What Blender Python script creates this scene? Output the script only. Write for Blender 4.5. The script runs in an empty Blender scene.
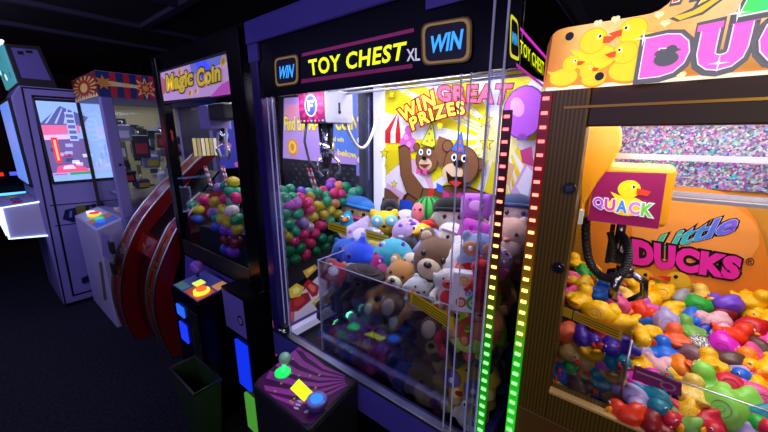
import bpy, math, random
from mathutils import Vector, Matrix, Euler
random.seed(7)
PI=math.pi
SC=bpy.context.scene
COL=SC.collection
# ---------------------------------------------------------------- colour
def hx(h,k=1.0):
    h=h.lstrip('#'); o=[]
    for i in (0,2,4):
        c=int(h[i:i+2],16)/255
        o.append((c/12.92 if c<=.04045 else ((c+.055)/1.055)**2.4)*k)
    return (o[0],o[1],o[2],1.0)
# ---------------------------------------------------------------- materials
MATS={}
def nodes(name):
    m=bpy.data.materials.new(name); m.use_nodes=True; nt=m.node_tree; nt.nodes.clear()
    out=nt.nodes.new('ShaderNodeOutputMaterial'); MATS[name]=m
    return m,nt,out
def N(nt,t,**k):
    n=nt.nodes.new(t)
    for a,v in k.items(): setattr(n,a,v)
    return n
def colsrc(nt,src):
    if src=='Col':
        a=N(nt,'ShaderNodeAttribute'); a.attribute_name='Col'; return a.outputs['Color']
    if src=='obj':
        return N(nt,'ShaderNodeObjectInfo').outputs['Color']
    v=N(nt,'ShaderNodeRGB'); v.outputs[0].default_value=src; return v.outputs[0]
def mat(name,src='Col',rough=.5,metal=0.,emit=0.,bump=0.,bscale=60.,sheen=0.,spec=.5,coat=0.,var=0.,vscale=8.,ramp=None,sub=0.):
    m,nt,out=nodes(name); L=nt.links
    p=N(nt,'ShaderNodeBsdfPrincipled'); L.new(p.outputs[0],out.inputs[0])
    c=colsrc(nt,src)
    tc=N(nt,'ShaderNodeTexCoord')
    if var:
        nz=N(nt,'ShaderNodeTexNoise'); nz.inputs['Scale'].default_value=vscale; nz.inputs['Detail'].default_value=4
        L.new(tc.outputs['Object'],nz.inputs['Vector'])
        mr=N(nt,'ShaderNodeMapRange'); mr.inputs[1].default_value=.3; mr.inputs[2].default_value=.7
        mr.inputs[3].default_value=1-var; mr.inputs[4].default_value=1+var
        L.new(nz.outputs[0],mr.inputs[0])
        mx=N(nt,'ShaderNodeVectorMath',operation='SCALE'); L.new(c,mx.inputs[0]); L.new(mr.outputs[0],mx.inputs['Scale']); c=mx.outputs[0]
    L.new(c,p.inputs['Base Color'])
    p.inputs['Roughness'].default_value=rough; p.inputs['Metallic'].default_value=metal
    p.inputs['Specular IOR Level'].default_value=spec
    if coat: p.inputs['Coat Weight'].default_value=coat; p.inputs['Coat Roughness'].default_value=.1
    if sheen: p.inputs['Sheen Weight'].default_value=sheen; p.inputs['Sheen Roughness'].default_value=.5
    if sub:
        p.inputs['Subsurface Weight'].default_value=sub; p.inputs['Subsurface Scale'].default_value=.01
    if emit:
        L.new(c,p.inputs['Emission Color']); p.inputs['Emission Strength'].default_value=emit
    if bump:
        b=N(nt,'ShaderNodeTexNoise'); b.inputs['Scale'].default_value=bscale; b.inputs['Detail'].default_value=3
        L.new(tc.outputs['Object'],b.inputs['Vector'])
        bp=N(nt,'ShaderNodeBump'); bp.inputs['Strength'].default_value=bump; bp.inputs['Distance'].default_value=.01
        L.new(b.outputs[0],bp.inputs['Height']); L.new(bp.outputs[0],p.inputs['Normal'])
    return m
def pane(name,tint=(1,1,1,1),refl=.5,base=0.0):
    m,nt,out=nodes(name); L=nt.links
    t=N(nt,'ShaderNodeBsdfTransparent'); t.inputs[0].default_value=tint
    g=N(nt,'ShaderNodeBsdfGlossy'); g.inputs['Roughness'].default_value=.03; g.inputs[0].default_value=(.9,.92,1,1)
    f=N(nt,'ShaderNodeFresnel'); f.inputs[0].default_value=1.45
    mu=N(nt,'ShaderNodeMath',operation='MULTIPLY_ADD'); mu.inputs[1].default_value=refl; mu.inputs[2].default_value=base
    L.new(f.outputs[0],mu.inputs[0])
    x=N(nt,'ShaderNodeMixShader'); L.new(mu.outputs[0],x.inputs[0]); L.new(t.outputs[0],x.inputs[1]); L.new(g.outputs[0],x.inputs[2])
    L.new(x.outputs[0],out.inputs[0]); return m
pane('glass',refl=.45); pane('acrylic',(.93,.95,1,1),.5,.02); pane('smoky_acrylic',(.82,.82,.86,1),.4,.02)
mat('print',rough=.45,spec=.3); mat('plain',rough=.5,var=.12,vscale=5); mat('gloss',rough=.22,coat=.3)
mat('backlit',rough=.4,emit=1.0); mat('emit_soft',rough=.4,emit=.35); mat('emit_dim',rough=.4,emit=.12); mat('emit_mid',rough=.4,emit=.6); mat('neon',rough=.4,emit=2.2); mat('led',rough=.4,emit=5.0); mat('led_film',rough=.35,emit=.9); mat('led_film_dim',rough=.35,emit=.35); mat('edge_emit',rough=.3,emit=.12)  # soft, mid and dim grades also brighten prints and panels that hold no lamp
mat('plush','obj',rough=.95,bump=.5,bscale=220,sheen=.35,spec=.1,var=.1,vscale=30)
mat('felt',rough=.9,bump=.25,bscale=200,sheen=.2,spec=.15)
mat('rubber','obj',rough=.38,spec=.45,sub=.08)
mat('egg','obj',rough=.3,spec=.5,var=.08,vscale=20)
mat('chrome',(.75,.75,.8,1),rough=.18,metal=1.); mat('aluminium',(.62,.62,.72,1),rough=.33,metal=1.)
mat('black_metal',(.012,.012,.018,1),rough=.35,spec=.5); mat('black_plastic',(.015,.015,.02,1),rough=.5,bump=.1,bscale=150)
mat('cabinet_black',(.003,.003,.006,1),rough=.25,var=.2,spec=.12); mat('dark_chrome',(.22,.22,.26,1),rough=.22,metal=1.)
mat('violet_paint',hx('#564cae'),rough=.4,spec=.4,var=.08,vscale=3)
mat('lilac_paint',hx('#8f88cc'),rough=.45,spec=.4,var=.06,vscale=3)
mat('pale_paint',hx('#c8c2ee'),rough=.45,spec=.4,var=.06,vscale=3)
mat('red_lacquer',hx('#8c1218'),rough=.25,coat=.4,var=.1)
mat('wine_lacquer',hx('#3c060a'),rough=.35,var=.15)
mat('gold_paint',hx('#a57a2c'),rough=.35,metal=.7)
mat('yellow_plastic',hx('#ee9a12'),rough=.4,sub=.05)
mat('lamp_tube',hx('#eef0ff'),rough=.4,emit=2.5); mat('lamp_cool',hx('#bfd4ff'),rough=.4,emit=2.2)
mat('ceiling_paint',hx('#101018'),rough=.8,bump=.2,bscale=12); mat('wall_paint',hx('#0b0a12'),rough=.8,bump=.1,bscale=20)
mat('trim_paint',hx('#303048'),rough=.6); mat('far_wall_paint',hx('#23101a'),rough=.8,bump=.1,bscale=20)
def special():
    # carpet
    m,nt,out=nodes('carpet'); L=nt.links
    p=N(nt,'ShaderNodeBsdfPrincipled'); L.new(p.outputs[0],out.inputs[0]); p.inputs['Roughness'].default_value=.95
    tc=N(nt,'ShaderNodeTexCoord'); v=N(nt,'ShaderNodeTexNoise'); v.inputs['Scale'].default_value=55; v.inputs['Detail'].default_value=6
    L.new(tc.outputs['Object'],v.inputs['Vector'])
    r=N(nt,'ShaderNodeValToRGB'); e=r.color_ramp.elements
    e[0].position=.42; e[0].color=hx('#070a14'); e[1].position=.70; e[1].color=hx('#1e2440')
    L.new(v.outputs[0],r.inputs[0]); L.new(r.outputs[0],p.inputs['Base Color'])
    b=N(nt,'ShaderNodeBump'); b.inputs['Strength'].default_value=.5; b.inputs['Distance'].default_value=.01
    L.new(v.outputs[0],b.inputs['Height']); L.new(b.outputs[0],p.inputs['Normal'])
    # holographic foil
    m,nt,out=nodes('holographic_foil'); L=nt.links
    p=N(nt,'ShaderNodeBsdfPrincipled'); L.new(p.outputs[0],out.inputs[0])
    tc=N(nt,'ShaderNodeTexCoord'); vo=N(nt,'ShaderNodeTexVoronoi'); vo.inputs['Scale'].default_value=170
    L.new(tc.outputs['Object'],vo.inputs['Vector'])
    wv=N(nt,'ShaderNodeTexWave'); wv.inputs['Scale'].default_value=9; wv.inputs['Distortion'].default_value=6; wv.inputs['Detail Scale'].default_value=4
    wv.bands_direction='Z'; L.new(tc.outputs['Object'],wv.inputs['Vector'])
    sp=N(nt,'ShaderNodeSeparateColor'); L.new(vo.outputs['Color'],sp.inputs[0])
    ad=N(nt,'ShaderNodeMath',operation='MULTIPLY_ADD'); L.new(wv.outputs[0],ad.inputs[0]); ad.inputs[1].default_value=.35
    L.new(sp.outputs[0],ad.inputs[2])
    hr=N(nt,'ShaderNodeMapRange'); hr.inputs[1].default_value=0; hr.inputs[2].default_value=1.35; hr.inputs[3].default_value=.40; hr.inputs[4].default_value=1.0; L.new(ad.outputs[0],hr.inputs[0])
    cc=N(nt,'ShaderNodeCombineColor',mode='HSV'); L.new(hr.outputs[0],cc.inputs[0])
    ms=N(nt,'ShaderNodeMath',operation='MULTIPLY'); L.new(sp.outputs[2],ms.inputs[0]); ms.inputs[1].default_value=1.0; L.new(ms.outputs[0],cc.inputs[1])
    mv=N(nt,'ShaderNodeMath',operation='MULTIPLY_ADD'); L.new(sp.outputs[1],mv.inputs[0]); mv.inputs[1].default_value=.5; mv.inputs[2].default_value=.08; L.new(mv.outputs[0],cc.inputs[2])
    L.new(cc.outputs[0],p.inputs['Base Color']); p.inputs['Metallic'].default_value=.35; p.inputs['Roughness'].default_value=.3
    L.new(cc.outputs[0],p.inputs['Emission Color']); p.inputs['Emission Strength'].default_value=.22  # foil colours also emit faintly, shine put into the material
    # fluted brown-gold door frame; light and shade of the grooves painted as colour bands
    m,nt,out=nodes('fluted_bronze'); L=nt.links
    p=N(nt,'ShaderNodeBsdfPrincipled'); L.new(p.outputs[0],out.inputs[0])
    tc=N(nt,'ShaderNodeTexCoord'); w=N(nt,'ShaderNodeTexWave'); w.inputs['Scale'].default_value=38; w.bands_direction='X'
    L.new(tc.outputs['Object'],w.inputs['Vector'])
    r=N(nt,'ShaderNodeValToRGB'); e=r.color_ramp.elements; e[0].color=hx('#52400f'); e[1].color=hx('#7c5f1c')
    L.new(w.outputs[0],r.inputs[0]); L.new(r.outputs[0],p.inputs['Base Color']); p.inputs['Roughness'].default_value=.4; p.inputs['Metallic'].default_value=.3
    # spotted rubber, camouflage rubber
    for nm,sc,lo,hi,dark in (('rubber_spots',38,.30,.34,'#8a1424'),('rubber_dots',46,.26,.30,'#3a1a52'),('rubber_camo',26,.0,.0,'#20202a')):
        m,nt,out=nodes(nm); L=nt.links
        p=N(nt,'ShaderNodeBsdfPrincipled'); L.new(p.outputs[0],out.inputs[0]); p.inputs['Roughness'].default_value=.4
        tc=N(nt,'ShaderNodeTexCoord'); oi=N(nt,'ShaderNodeObjectInfo')
        if nm!='rubber_camo':
            vo=N(nt,'ShaderNodeTexVoronoi'); vo.inputs['Scale'].default_value=sc; L.new(tc.outputs['Object'],vo.inputs['Vector']); s=vo.outputs['Distance']
        else:
            vo=N(nt,'ShaderNodeTexNoise'); vo.inputs['Scale'].default_value=sc; L.new(tc.outputs['Object'],vo.inputs['Vector']); s=vo.outputs[0]; lo,hi=.48,.52
        mr=N(nt,'ShaderNodeMapRange'); mr.inputs[1].default_value=lo; mr.inputs[2].default_value=hi; L.new(s,mr.inputs[0])
        mx=N(nt,'ShaderNodeMix',data_type='RGBA'); L.new(mr.outputs[0],mx.inputs[0]); mx.inputs[6].default_value=hx(dark); L.new(oi.outputs['Color'],mx.inputs[7])
        L.new(mx.outputs[2],p.inputs['Base Color'])
special()
# ---------------------------------------------------------------- mesh builder
def rotm(r):
    return Euler(r,'XYZ').to_matrix() if r is not None else Matrix.Identity(3)
class MB:
    def __init__(s): s.v=[]; s.f=[]; s.c=[]; s.s=[]
    def add(s,vs,fs,col=None,smooth=False):
        n=len(s.v); s.v+=[tuple(p) for p in vs]
        for f in fs:
            s.f.append([i+n for i in f]); s.s.append(smooth)
            s.c.append([col(vs[i]) for i in f] if callable(col) else col)
        return s
    def hexa(s,p,col=None):
        return s.add(p,[(0,3,2,1),(4,5,6,7),(0,1,5,4),(1,2,6,5),(2,3,7,6),(3,0,4,7)],col)
    def B(s,x0,y0,z0,x1,y1,z1,col=None):
        return s.hexa([(x0,y0,z0),(x1,y0,z0),(x1,y1,z0),(x0,y1,z0),(x0,y0,z1),(x1,y0,z1),(x1,y1,z1),(x0,y1,z1)],col)
    def box(s,c,d,rot=None,col=None):
        M=rotm(rot); c=Vector(c); p=[]
        for q in ((-1,-1,-1),(1,-1,-1),(1,1,-1),(-1,1,-1),(-1,-1,1),(1,-1,1),(1,1,1),(-1,1,1)):
            p.append(c+M@Vector((q[0]*d[0]/2,q[1]*d[1]/2,q[2]*d[2]/2)))
        return s.hexa(p,col)
    def quad(s,a,b,c,d,col=None): return s.add([a,b,c,d],[(0,1,2,3)],col)
    def ell(s,c,r,rot=None,col=None,n=16,m=10):
        if not hasattr(r,'__len__'): r=(r,r,r)
        M=rotm(rot); c=Vector(c); vs=[c+M@Vector((0,0,-r[2]))]
        for j in range(1,m):
            t=PI*j/m-PI/2
            for i in range(n):
                a=2*PI*i/n; vs.append(c+M@Vector((r[0]*math.cos(t)*math.cos(a),r[1]*math.cos(t)*math.sin(a),r[2]*math.sin(t))))
        vs.append(c+M@Vector((0,0,r[2]))); fs=[]
        for i in range(n):
            fs.append((0,1+(i+1)%n,1+i)); 
            for j in range(m-2):
                a=1+j*n+i; b=1+j*n+(i+1)%n; fs.append((a,b,b+n,a+n))
            fs.append((len(vs)-1,1+(m-2)*n+i,1+(m-2)*n+(i+1)%n))
        return s.add(vs,fs,col,True)
    def tube(s,pts,r,n=10,col=None,smooth=True):
        pts=[Vector(p) for p in pts]; k=len(pts); rr=r if hasattr(r,'__len__') else [r]*k
        vs=[]; up=None
        for i,p in enumerate(pts):
            t=(pts[min(i+1,k-1)]-pts[max(i-1,0)]).normalized()
            if up is None: up=t.orthogonal().normalized()
            up=(up-t*up.dot(t)).normalized(); w=t.cross(up)
            for j in range(n):
                a=2*PI*j/n; vs.append(p+(up*math.cos(a)+w*math.sin(a))*rr[i])
        fs=[]
        for i in range(k-1):
            for j in range(n): fs.append((i*n+j,i*n+(j+1)%n,(i+1)*n+(j+1)%n,(i+1)*n+j))
        s.add(vs,fs,col,smooth)
        m=len(s.v)-len(vs)
        for f in (list(range(n))[::-1],[(k-1)*n+j for j in range(n)]):
            s.f.append([m+i for i in f]); s.s.append(False); s.c.append(col)
        return s
    def cyl(s,c,r,h,rot=None,n=20,col=None,r2=None):
        M=rotm(rot); a=Vector(c)-M@Vector((0,0,h/2)); b=Vector(c)+M@Vector((0,0,h/2))
        return s.tube([a,b],[r,r if r2 is None else r2],n,col)
    def torus(s,c,R,r,rot=None,n=24,m=8,col=None,sz=1.):
        M=rotm(rot); c=Vector(c); vs=[]; fs=[]
        for i in range(n):
            a=2*PI*i/n
            for j in range(m):
                b=2*PI*j/m; vs.append(c+M@Vector(((R+r*math.cos(b))*math.cos(a),sz*(R+r*math.cos(b))*math.sin(a),r*math.sin(b))))
        for i in range(n):
            for j in range(m): fs.append((i*m+j,((i+1)%n)*m+j,((i+1)%n)*m+(j+1)%m,i*m+(j+1)%m))
        return s.add(vs,fs,col,True)
    def prism(s,pts,ext,col=None):
        e=Vector(ext); a=[Vector(p) for p in pts]; k=len(a)
        return s.add(a+[p+e for p in a],[list(range(k))[::-1],list(range(k,2*k))]+[(i,(i+1)%k,(i+1)%k+k,i+k) for i in range(k)],col)
    def mesh(s,name,org=(0,0,0)):
        me=bpy.data.meshes.new(name); o=Vector(org)
        me.from_pydata([tuple(Vector(p)-o) for p in s.v],[],s.f)
        if any(c is not None for c in s.c):
            at=me.color_attributes.new('Col','FLOAT_COLOR','CORNER'); buf=[]
            for f,c in zip(s.f,s.c):
                if isinstance(c,list):
                    for q in c: buf+=list(q)
                else: buf+=list(c or (.5,.5,.5,1))*len(f)
            at.data.foreach_set('color',buf)
        me.polygons.foreach_set('use_smooth',s.s); me.update(); return me
    def build(s,name,material,parent=None,loc=None,bevel=0,sub=0,remesh=0,color=None,rot=None):
        """link as one object: a part of parent (points given in the parent's world frame), or a top-level thing at loc"""
        org=parent.get('_o',None) if parent is not None else None
        if org is not None: org=tuple(org)
        else: org=(0,0,0)
        if parent is None and loc is not None and rot is None: org=loc
        me=s.mesh(name,org); o=bpy.data.objects.new(name,me); COL.objects.link(o)
        me.materials.append(MATS[material])
        if parent is not None:
            o.parent=parent
            if parent.get('_o',None) is not None: o['_o']=list(org)
        elif loc is not None: o.location=loc
        if rot is not None: o.rotation_euler=rot
        if color is not None: o.color=color
        if bevel:
            b=o.modifiers.new('bevel','BEVEL'); b.width=bevel; b.segments=2; b.limit_method='ANGLE'; b.harden_normals=False
        if remesh:
            b=o.modifiers.new('remesh','REMESH'); b.mode='VOXEL'; b.voxel_size=remesh; b.use_smooth_shade=True
            b=o.modifiers.new('smooth','SMOOTH'); b.factor=.6; b.iterations=4
        if sub:
            b=o.modifiers.new('subdivision','SUBSURF'); b.levels=sub; b.render_levels=sub
        return o
def tag(o,label=None,cat=None,group=None,kind=None):
    if label: o['label']=label
    if cat: o['category']=cat
    if group: o['group']=group
    if kind: o['kind']=kind
    return o
def thing(name,label,cat,loc,group=None):
    o=bpy.data.objects.new(name,None); COL.objects.link(o); o.location=loc; o.empty_display_size=.05
    o['_o']=list(loc)
    return tag(o,label,cat,group)
def struct(name,mb,m,bevel=0): return tag(mb.build(name,m,bevel=bevel),kind='structure')
# ---------------------------------------------------------------- flat artwork with lettering
def text_mesh(body,bold=0.,shear=0.,space=1.):
    cu=bpy.data.curves.new('t','FONT'); cu.body=body; cu.offset=bold; cu.shear=shear; cu.space_character=space; cu.resolution_u=3; cu.fill_mode='FRONT'
    ob=bpy.data.objects.new('t',cu); COL.objects.link(ob)
    dg=bpy.context.evaluated_depsgraph_get(); dg.update(); me=bpy.data.meshes.new_from_object(ob.evaluated_get(dg))
    vs=[(v.co.x,v.co.y) for v in me.vertices]; fs=[list(p.vertices) for p in me.polygons]
    bpy.data.objects.remove(ob); bpy.data.meshes.remove(me); bpy.data.curves.remove(cu)
    return vs,fs
class Art:
    """flat layered artwork on one plane; P maps (u,v,layer) to a point"""
    def __init__(s,plane,at,side=-1,step=.0007):
        s.mb=MB(); s.k=0; s.plane=plane; s.at=at; s.side=side; s.step=step
    def P(s,u,v):
        d=s.at+s.side*s.k*s.step
        return (u,d,v) if s.plane=='y' else ((d,u,v) if s.plane=='x' else (u,v,d))
    def poly(s,pts,col,up=True):
        if up: s.k+=1
        s.mb.add([s.P(*p) for p in pts],[list(range(len(pts)))],col); return s
    def ell(s,c,rx,ry,col,rot=0,n=20,up=True,a0=0,a1=2*PI):
        pts=[]
        for i in range(n):
            a=a0+(a1-a0)*i/(n if a1-a0>6.2 else n-1); x=rx*math.cos(a); y=ry*math.sin(a)
            pts.append((c[0]+x*math.cos(rot)-y*math.sin(rot),c[1]+x*math.sin(rot)+y*math.cos(rot)))
        return s.poly(pts,col,up)
    def star(s,c,r,col,n=5,q=.45,rot=0,ry=1.):
        s.poly([(c[0]+r*(1 if i%2==0 else q)*math.sin(PI*i/n+rot),c[1]+ry*r*(1 if i%2==0 else q)*math.cos(PI*i/n+rot)) for i in range(2*n)],col); return s
    def text(s,body,quad,col,bold=.02,out=None,ow=.05,shear=0.,space=1.,arc=0.):
        """quad: TL,TR,BR,BL in (u,v)"""
        ref,_=text_mesh(body,bold,shear,space)
        x0=min(p[0] for p in ref); x1=max(p[0] for p in ref); y0=min(p[1] for p in ref); y1=max(p[1] for p in ref)
        TL,TR,BR,BL=quad
        def warp(x,y):
            a=(x-x0)/(x1-x0); b=(y-y0)/(y1-y0)
            u=(BL[0]*(1-a)+BR[0]*a)*(1-b)+(TL[0]*(1-a)+TR[0]*a)*b
            v=(BL[1]*(1-a)+BR[1]*a)*(1-b)+(TL[1]*(1-a)+TR[1]*a)*b
            return u,v+arc*(1-(2*a-1)**2)
        for bd,cc in (((bold+ow,out),) if out else ())+((bold,col),):
            vs,fs=text_mesh(body,bd,shear,space) if bd!=bold else text_mesh(body,bold,shear,space)
            s.k+=1
            cf=cc
            if callable(cc):
                cf=None
                W=[s.P(*warp(*p)) for p in vs]; n=len(s.mb.v); s.mb.v+=W
                for f in fs:
                    s.mb.f.append([i+n for i in f]); s.mb.s.append(False)
                    s.mb.c.append([cc((vs[i][0]-x0)/(x1-x0),(vs[i][1]-y0)/(y1-y0)) for i in f])
                continue
            s.mb.add([s.P(*warp(*p)) for p in vs],fs,cf)
        return s
    def build(s,name,m,parent): return s.mb.build(name,m,parent)
def rect(u0,v0,u1,v1): return [(u0,v1),(u1,v1),(u1,v0),(u0,v0)]
def rainbow(stops):
    cs=[hx(c) for c in stops]
    def f(a,b):
        t=min(.999,max(0,a))*(len(cs)-1); i=int(t); q=t-i
        return tuple(cs[i][k]*(1-q)+cs[i+1][k]*q for k in range(4))
    return f
def area(name,loc,size,energy,col,target=None,sy=None):
    l=bpy.data.lights.new(name,'AREA'); l.energy=energy; l.color=col; l.size=size
    if sy: l.shape='RECTANGLE'; l.size_y=sy
    o=bpy.data.objects.new(name,l); COL.objects.link(o); o.location=loc
    d=(Vector(target)-Vector(loc)) if target else Vector((0,0,-1)); o.rotation_euler=d.to_track_quat('-Z','Y').to_euler(); return o
def point(name,loc,energy,col,r=.03):
    l=bpy.data.lights.new(name,'POINT'); l.energy=energy; l.color=col; l.shadow_soft_size=r
    o=bpy.data.objects.new(name,l); COL.objects.link(o); o.location=loc; return o

K=hx('#05050a'); W=hx('#ffffff')
# ================================================================ ROOM
struct('floor',MB().B(-8,-3,-.1,3,2.2,0),'carpet')
struct('ceiling',MB().B(-8,-3,2.6,3,2.2,2.7),'ceiling_paint')
struct('wall_back',MB().B(-8,2.1,0,3,2.2,2.6),'wall_paint')
struct('wall_left',MB().B(-8.1,-3,0,-8,2.2,2.6),'far_wall_paint')
struct('wall_right',MB().B(3,-3,0,3.1,2.2,2.6),'wall_paint')
struct('wall_front',MB().B(-8,-3.1,0,3,-3,2.6),'wall_paint')
struct('trim_1',MB().B(-3.93,-2.9,2.565,-3.87,2.1,2.6),'trim_paint')
struct('trim_2',MB().B(-3.87,1.25,2.565,2.9,1.31,2.6),'trim_paint')
struct('trim_3',MB().B(-4.76,-2.9,2.565,-4.70,2.1,2.6),'trim_paint')
struct('trim_4',MB().B(-3.06,-2.9,2.565,-3.0,1.25,2.6),'trim_paint')

# ================================================================ FAR GAME TABLE
t=thing('game_table','dark table game with a glowing blue edge, far behind the leftmost cabinet','game table',(-6.2,.1,0))
mb=MB().B(-6.8,-.8,.82,-5.7,.75,.93); mb.build('table_top','cabinet_black',t,bevel=.01)
MB().B(-5.73,-.8,.931,-5.69,.75,.955,hx('#4fa8ff')).build('edge_light','neon',t)
for sx in (-6.7,-5.8):
    for sy in (-.7,.65): MB().B(sx-.05,sy-.05,0,sx+.05,sy+.05,.82).build('leg','cabinet_black',t,bevel=.008)
mb=MB()
for y_,c in ((.22,'#ff2a20'),(.36,'#5a60ff'),(.05,'#ff4050')): MB().B(-6.0,y_-.04,1.13,-5.95,y_+.05,1.17,hx(c)).build('indicator_light','backlit',t)
MB().B(-6.12,-.5,.93,-6.0,.7,1.2).build('score_board','cabinet_black',t,bevel=.01)

# ================================================================ LEFTMOST VIDEO CABINET
A=thing('video_cabinet','tall lilac video arcade cabinet at far left with a lit street picture on its side','arcade cabinet',(-4.52,.72,0))
MB().prism([(-4.95,.34,.03),(-4.95,1.2,.03),(-4.95,1.2,2.0),(-4.95,.40,2.0),(-4.95,.34,1.9)],(.80,0,0)).build('cabinet_body','lilac_paint',A,bevel=.008)
MB().B(-4.9,.38,0,-4.2,1.16,.03).build('plinth','black_plastic',A)
# black edge moulding on the side, as frames
art=Art('x',-4.15,1,.001)
def ring(pts,w,c):
    cx=sum(p[0] for p in pts)/len(pts); cy=sum(p[1] for p in pts)/len(pts); k=len(pts)
    ins=[]
    for p in pts:
        dx,dy=cx-p[0],cy-p[1]; ins.append((p[0]+math.copysign(w,dx),p[1]+math.copysign(w,dy)))
    art.k+=1
    for i in range(k): art.poly([pts[i],pts[(i+1)%k],ins[(i+1)%k],ins[i]],c,False)
ring([(.345,.02),(1.19,.02),(1.19,1.99),(.41,1.99)],.012,hx('#14121c'))
ring([(.41,.09),(1.1,.09),(1.1,1.93),(.46,1.93)],.016,hx('#0c0b12'))
art.poly([(.41,.99),(1.1,.96),(1.1,.952),(.41,.982)],hx('#15131f')); art.poly([(.41,.80),(1.1,.77),(1.1,.762),(.41,.792)],hx('#15131f'),False)
art.build('edge_moulding','print',A)
# emblem: dark blue shield halves with an olive band
art=Art('x',-4.15,1,.0012)
art.poly([(.47,.845),(.50,.93),(.60,.945),(.595,.84),(.54,.80)],hx('#141a48')); art.poly([(.575,.86),(.575,.95),(.66,.955),(.71,.92),(.66,.87)],hx('#6d6a22'))
art.poly([(.64,.85),(.645,.945),(.72,.955),(.735,.90),(.70,.85)],hx('#10122c')); art.poly([(.735,.87),(.73,.96),(.78,.965),(.785,.87)],hx('#141a48'))
art.poly([(.515,.86),(.53,.915),(.545,.915),(.535,.85)],hx('#6f79d6')); art.poly([(.66,.875),(.675,.93),(.69,.93),(.68,.87)],hx('#6f79d6'))
art.poly([(.50,.19),(.50,.25),(.57,.27),(.57,.20)],hx('#141a48'))
art.build('side_emblem','print',A)
# lit side picture: a street of red signs
MB().B(-4.155,.458,1.17,-4.140,1.055,1.908).build('picture_frame','black_plastic',A,bevel=.008)
art=Art('x',-4.1395,1,.0003)
art.poly(rect(.475,1.195,1.04,1.885),hx('#8fb2ee'))
art.poly([(.475,1.70),(.475,1.66),(.74,1.68),(.80,1.76),(.62,1.85)],hx('#565a98')); 
for i in range(5): art.poly([(.50+i*.06,1.70),(.515+i*.06,1.70),(.60+i*.035,1.83),(.592+i*.035,1.83)],hx('#9fb5f2'),i==0)
art.poly([(.475,1.60),(.475,1.685),(.72,1.69),(.72,1.62)],hx('#e06a9a')); art.poly([(.475,1.56),(.475,1.60),(.66,1.60),(.66,1.57)],hx('#f3b6d8'))
art.poly([(.475,1.27),(.475,1.56),(.76,1.57),(.76,1.30)],hx('#6b5a94'))
for i in range(9):
    random.seed(40+i); u=.49+random.random()*.24; v=1.32+random.random()*.2
    art.poly(rect(u,v,u+.05,v+.03),hx(random.choice(['#a7a6dd','#43407a','#d7b9e8','#8d3358','#c9d6ff'])),i==0)
art.poly([(.515,1.36),(.515,1.58),(.555,1.58),(.555,1.36)],hx('#ff3a30')); art.poly([(.527,1.38),(.527,1.56),(.543,1.56),(.543,1.38)],hx('#ffb09a'))
art.poly([(.64,1.55),(.64,1.80),(.70,1.80),(.70,1.55)],hx('#a8bcf0')); 
for i in range(5): art.poly(rect(.645,1.565+i*.047,.695,1.595+i*.047),hx('#5b64a6'),i==0)
art.poly([(.50,1.27),(.52,1.33),(.62,1.345),(.70,1.31),(.74,1.27)],hx('#e25a86')); art.poly([(.55,1.30),(.56,1.33),(.62,1.335),(.64,1.30)],hx('#f6d0ee'))
art.poly(rect(.59,1.245,.74,1.268),hx('#3f9a68')); art.poly(rect(.48,1.25,.57,1.262),hx('#c45a8a'),False)
for i in range(6): art.poly(rect(.80+i*.035,1.3+.05*(i%3),.815+i*.035,1.36+.08*(i%3)),hx('#7d9ce0'),i==0)
art.build('side_picture','backlit',A)
# leaning top box with a panelled side and its marquee
MB().prism([(-4.95,.40,2.0),(-4.95,.64,2.0),(-4.95,.585,2.33),(-4.95,.375,2.31)],(.80,0,0)).build('top_box','black_plastic',A,bevel=.006)
art=Art('x',-4.148,1); art.poly([(.43,2.06),(.605,2.06),(.56,2.295),(.41,2.285)],hx('#6f66b0')); art.poly([(.44,2.24),(.44,2.265),(.475,2.27),(.475,2.24)],hx('#15142a')); art.poly([(.49,2.26),(.49,2.28),(.53,2.283),(.53,2.262)],hx('#15142a'),False)
art.build('top_panel','print',A)
mb=MB(); mb.hexa([(-4.93,.385,2.02),(-4.16,.385,2.02),(-4.16,.40,2.02),(-4.93,.40,2.02),(-4.93,.36,2.30),(-4.16,.36,2.30),(-4.16,.38,2.30),(-4.93,.38,2.30)],hx('#3f8a98'))
random.seed(5)
for i in range(14):
    u=-4.9+random.random()*.68; v=2.04+random.random()*.22; w=.03+random.random()*.05; y_=.383-(v-2.02)*.09
    mb.quad((u,y_,v),(u+w,y_,v+.01),(u+w*.7,y_-.004,v+.05),(u-.01,y_-.004,v+.04),hx(random.choice(['#d8ffe8','#2b5a78','#9be86a','#e9f7ff','#3b7a60'])))
mb.build('marquee','backlit',A)
MB().tube([(-4.93,.37,2.325),(-4.15,.37,2.325)],.012,8).build('top_light','lamp_cool',A)
# front screen (grazing), control deck with lit rims
MB().B(-4.92,.318,1.16,-4.165,.345,1.9).build('screen_bezel','black_plastic',A,bevel=.006)
MB().B(-4.88,.312,1.19,-4.17,.320,1.87,hx('#5f8ae0')).build('screen','backlit',A)
MB().hexa([(-4.93,.12,.745),(-4.15,.12,.745),(-4.15,.35,.72),(-4.93,.35,.72),(-4.93,.125,1.015),(-4.15,.125,1.015),(-4.15,.35,1.03),(-4.93,.35,1.03)]).build('control_deck','pale_paint',A,bevel=.01)
mb=MB()
MB().tube([(-4.145,.35,.72),(-4.145,.12,.745),(-4.145,.125,1.015),(-4.145,.35,1.03)],.007,8).build('deck_light','lamp_cool',A)
MB().B(-4.92,.108,.77,-4.17,.12,.99).build('deck_front_light','lamp_cool',A)
for i,(u,c) in enumerate(((-4.3,'#d23a3a'),(-4.5,'#3a64d2'),(-4.7,'#e0d84a'))): MB().cyl((u,.23,1.028),.03,.02,col=hx(c)).build('button','gloss',A)

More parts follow.
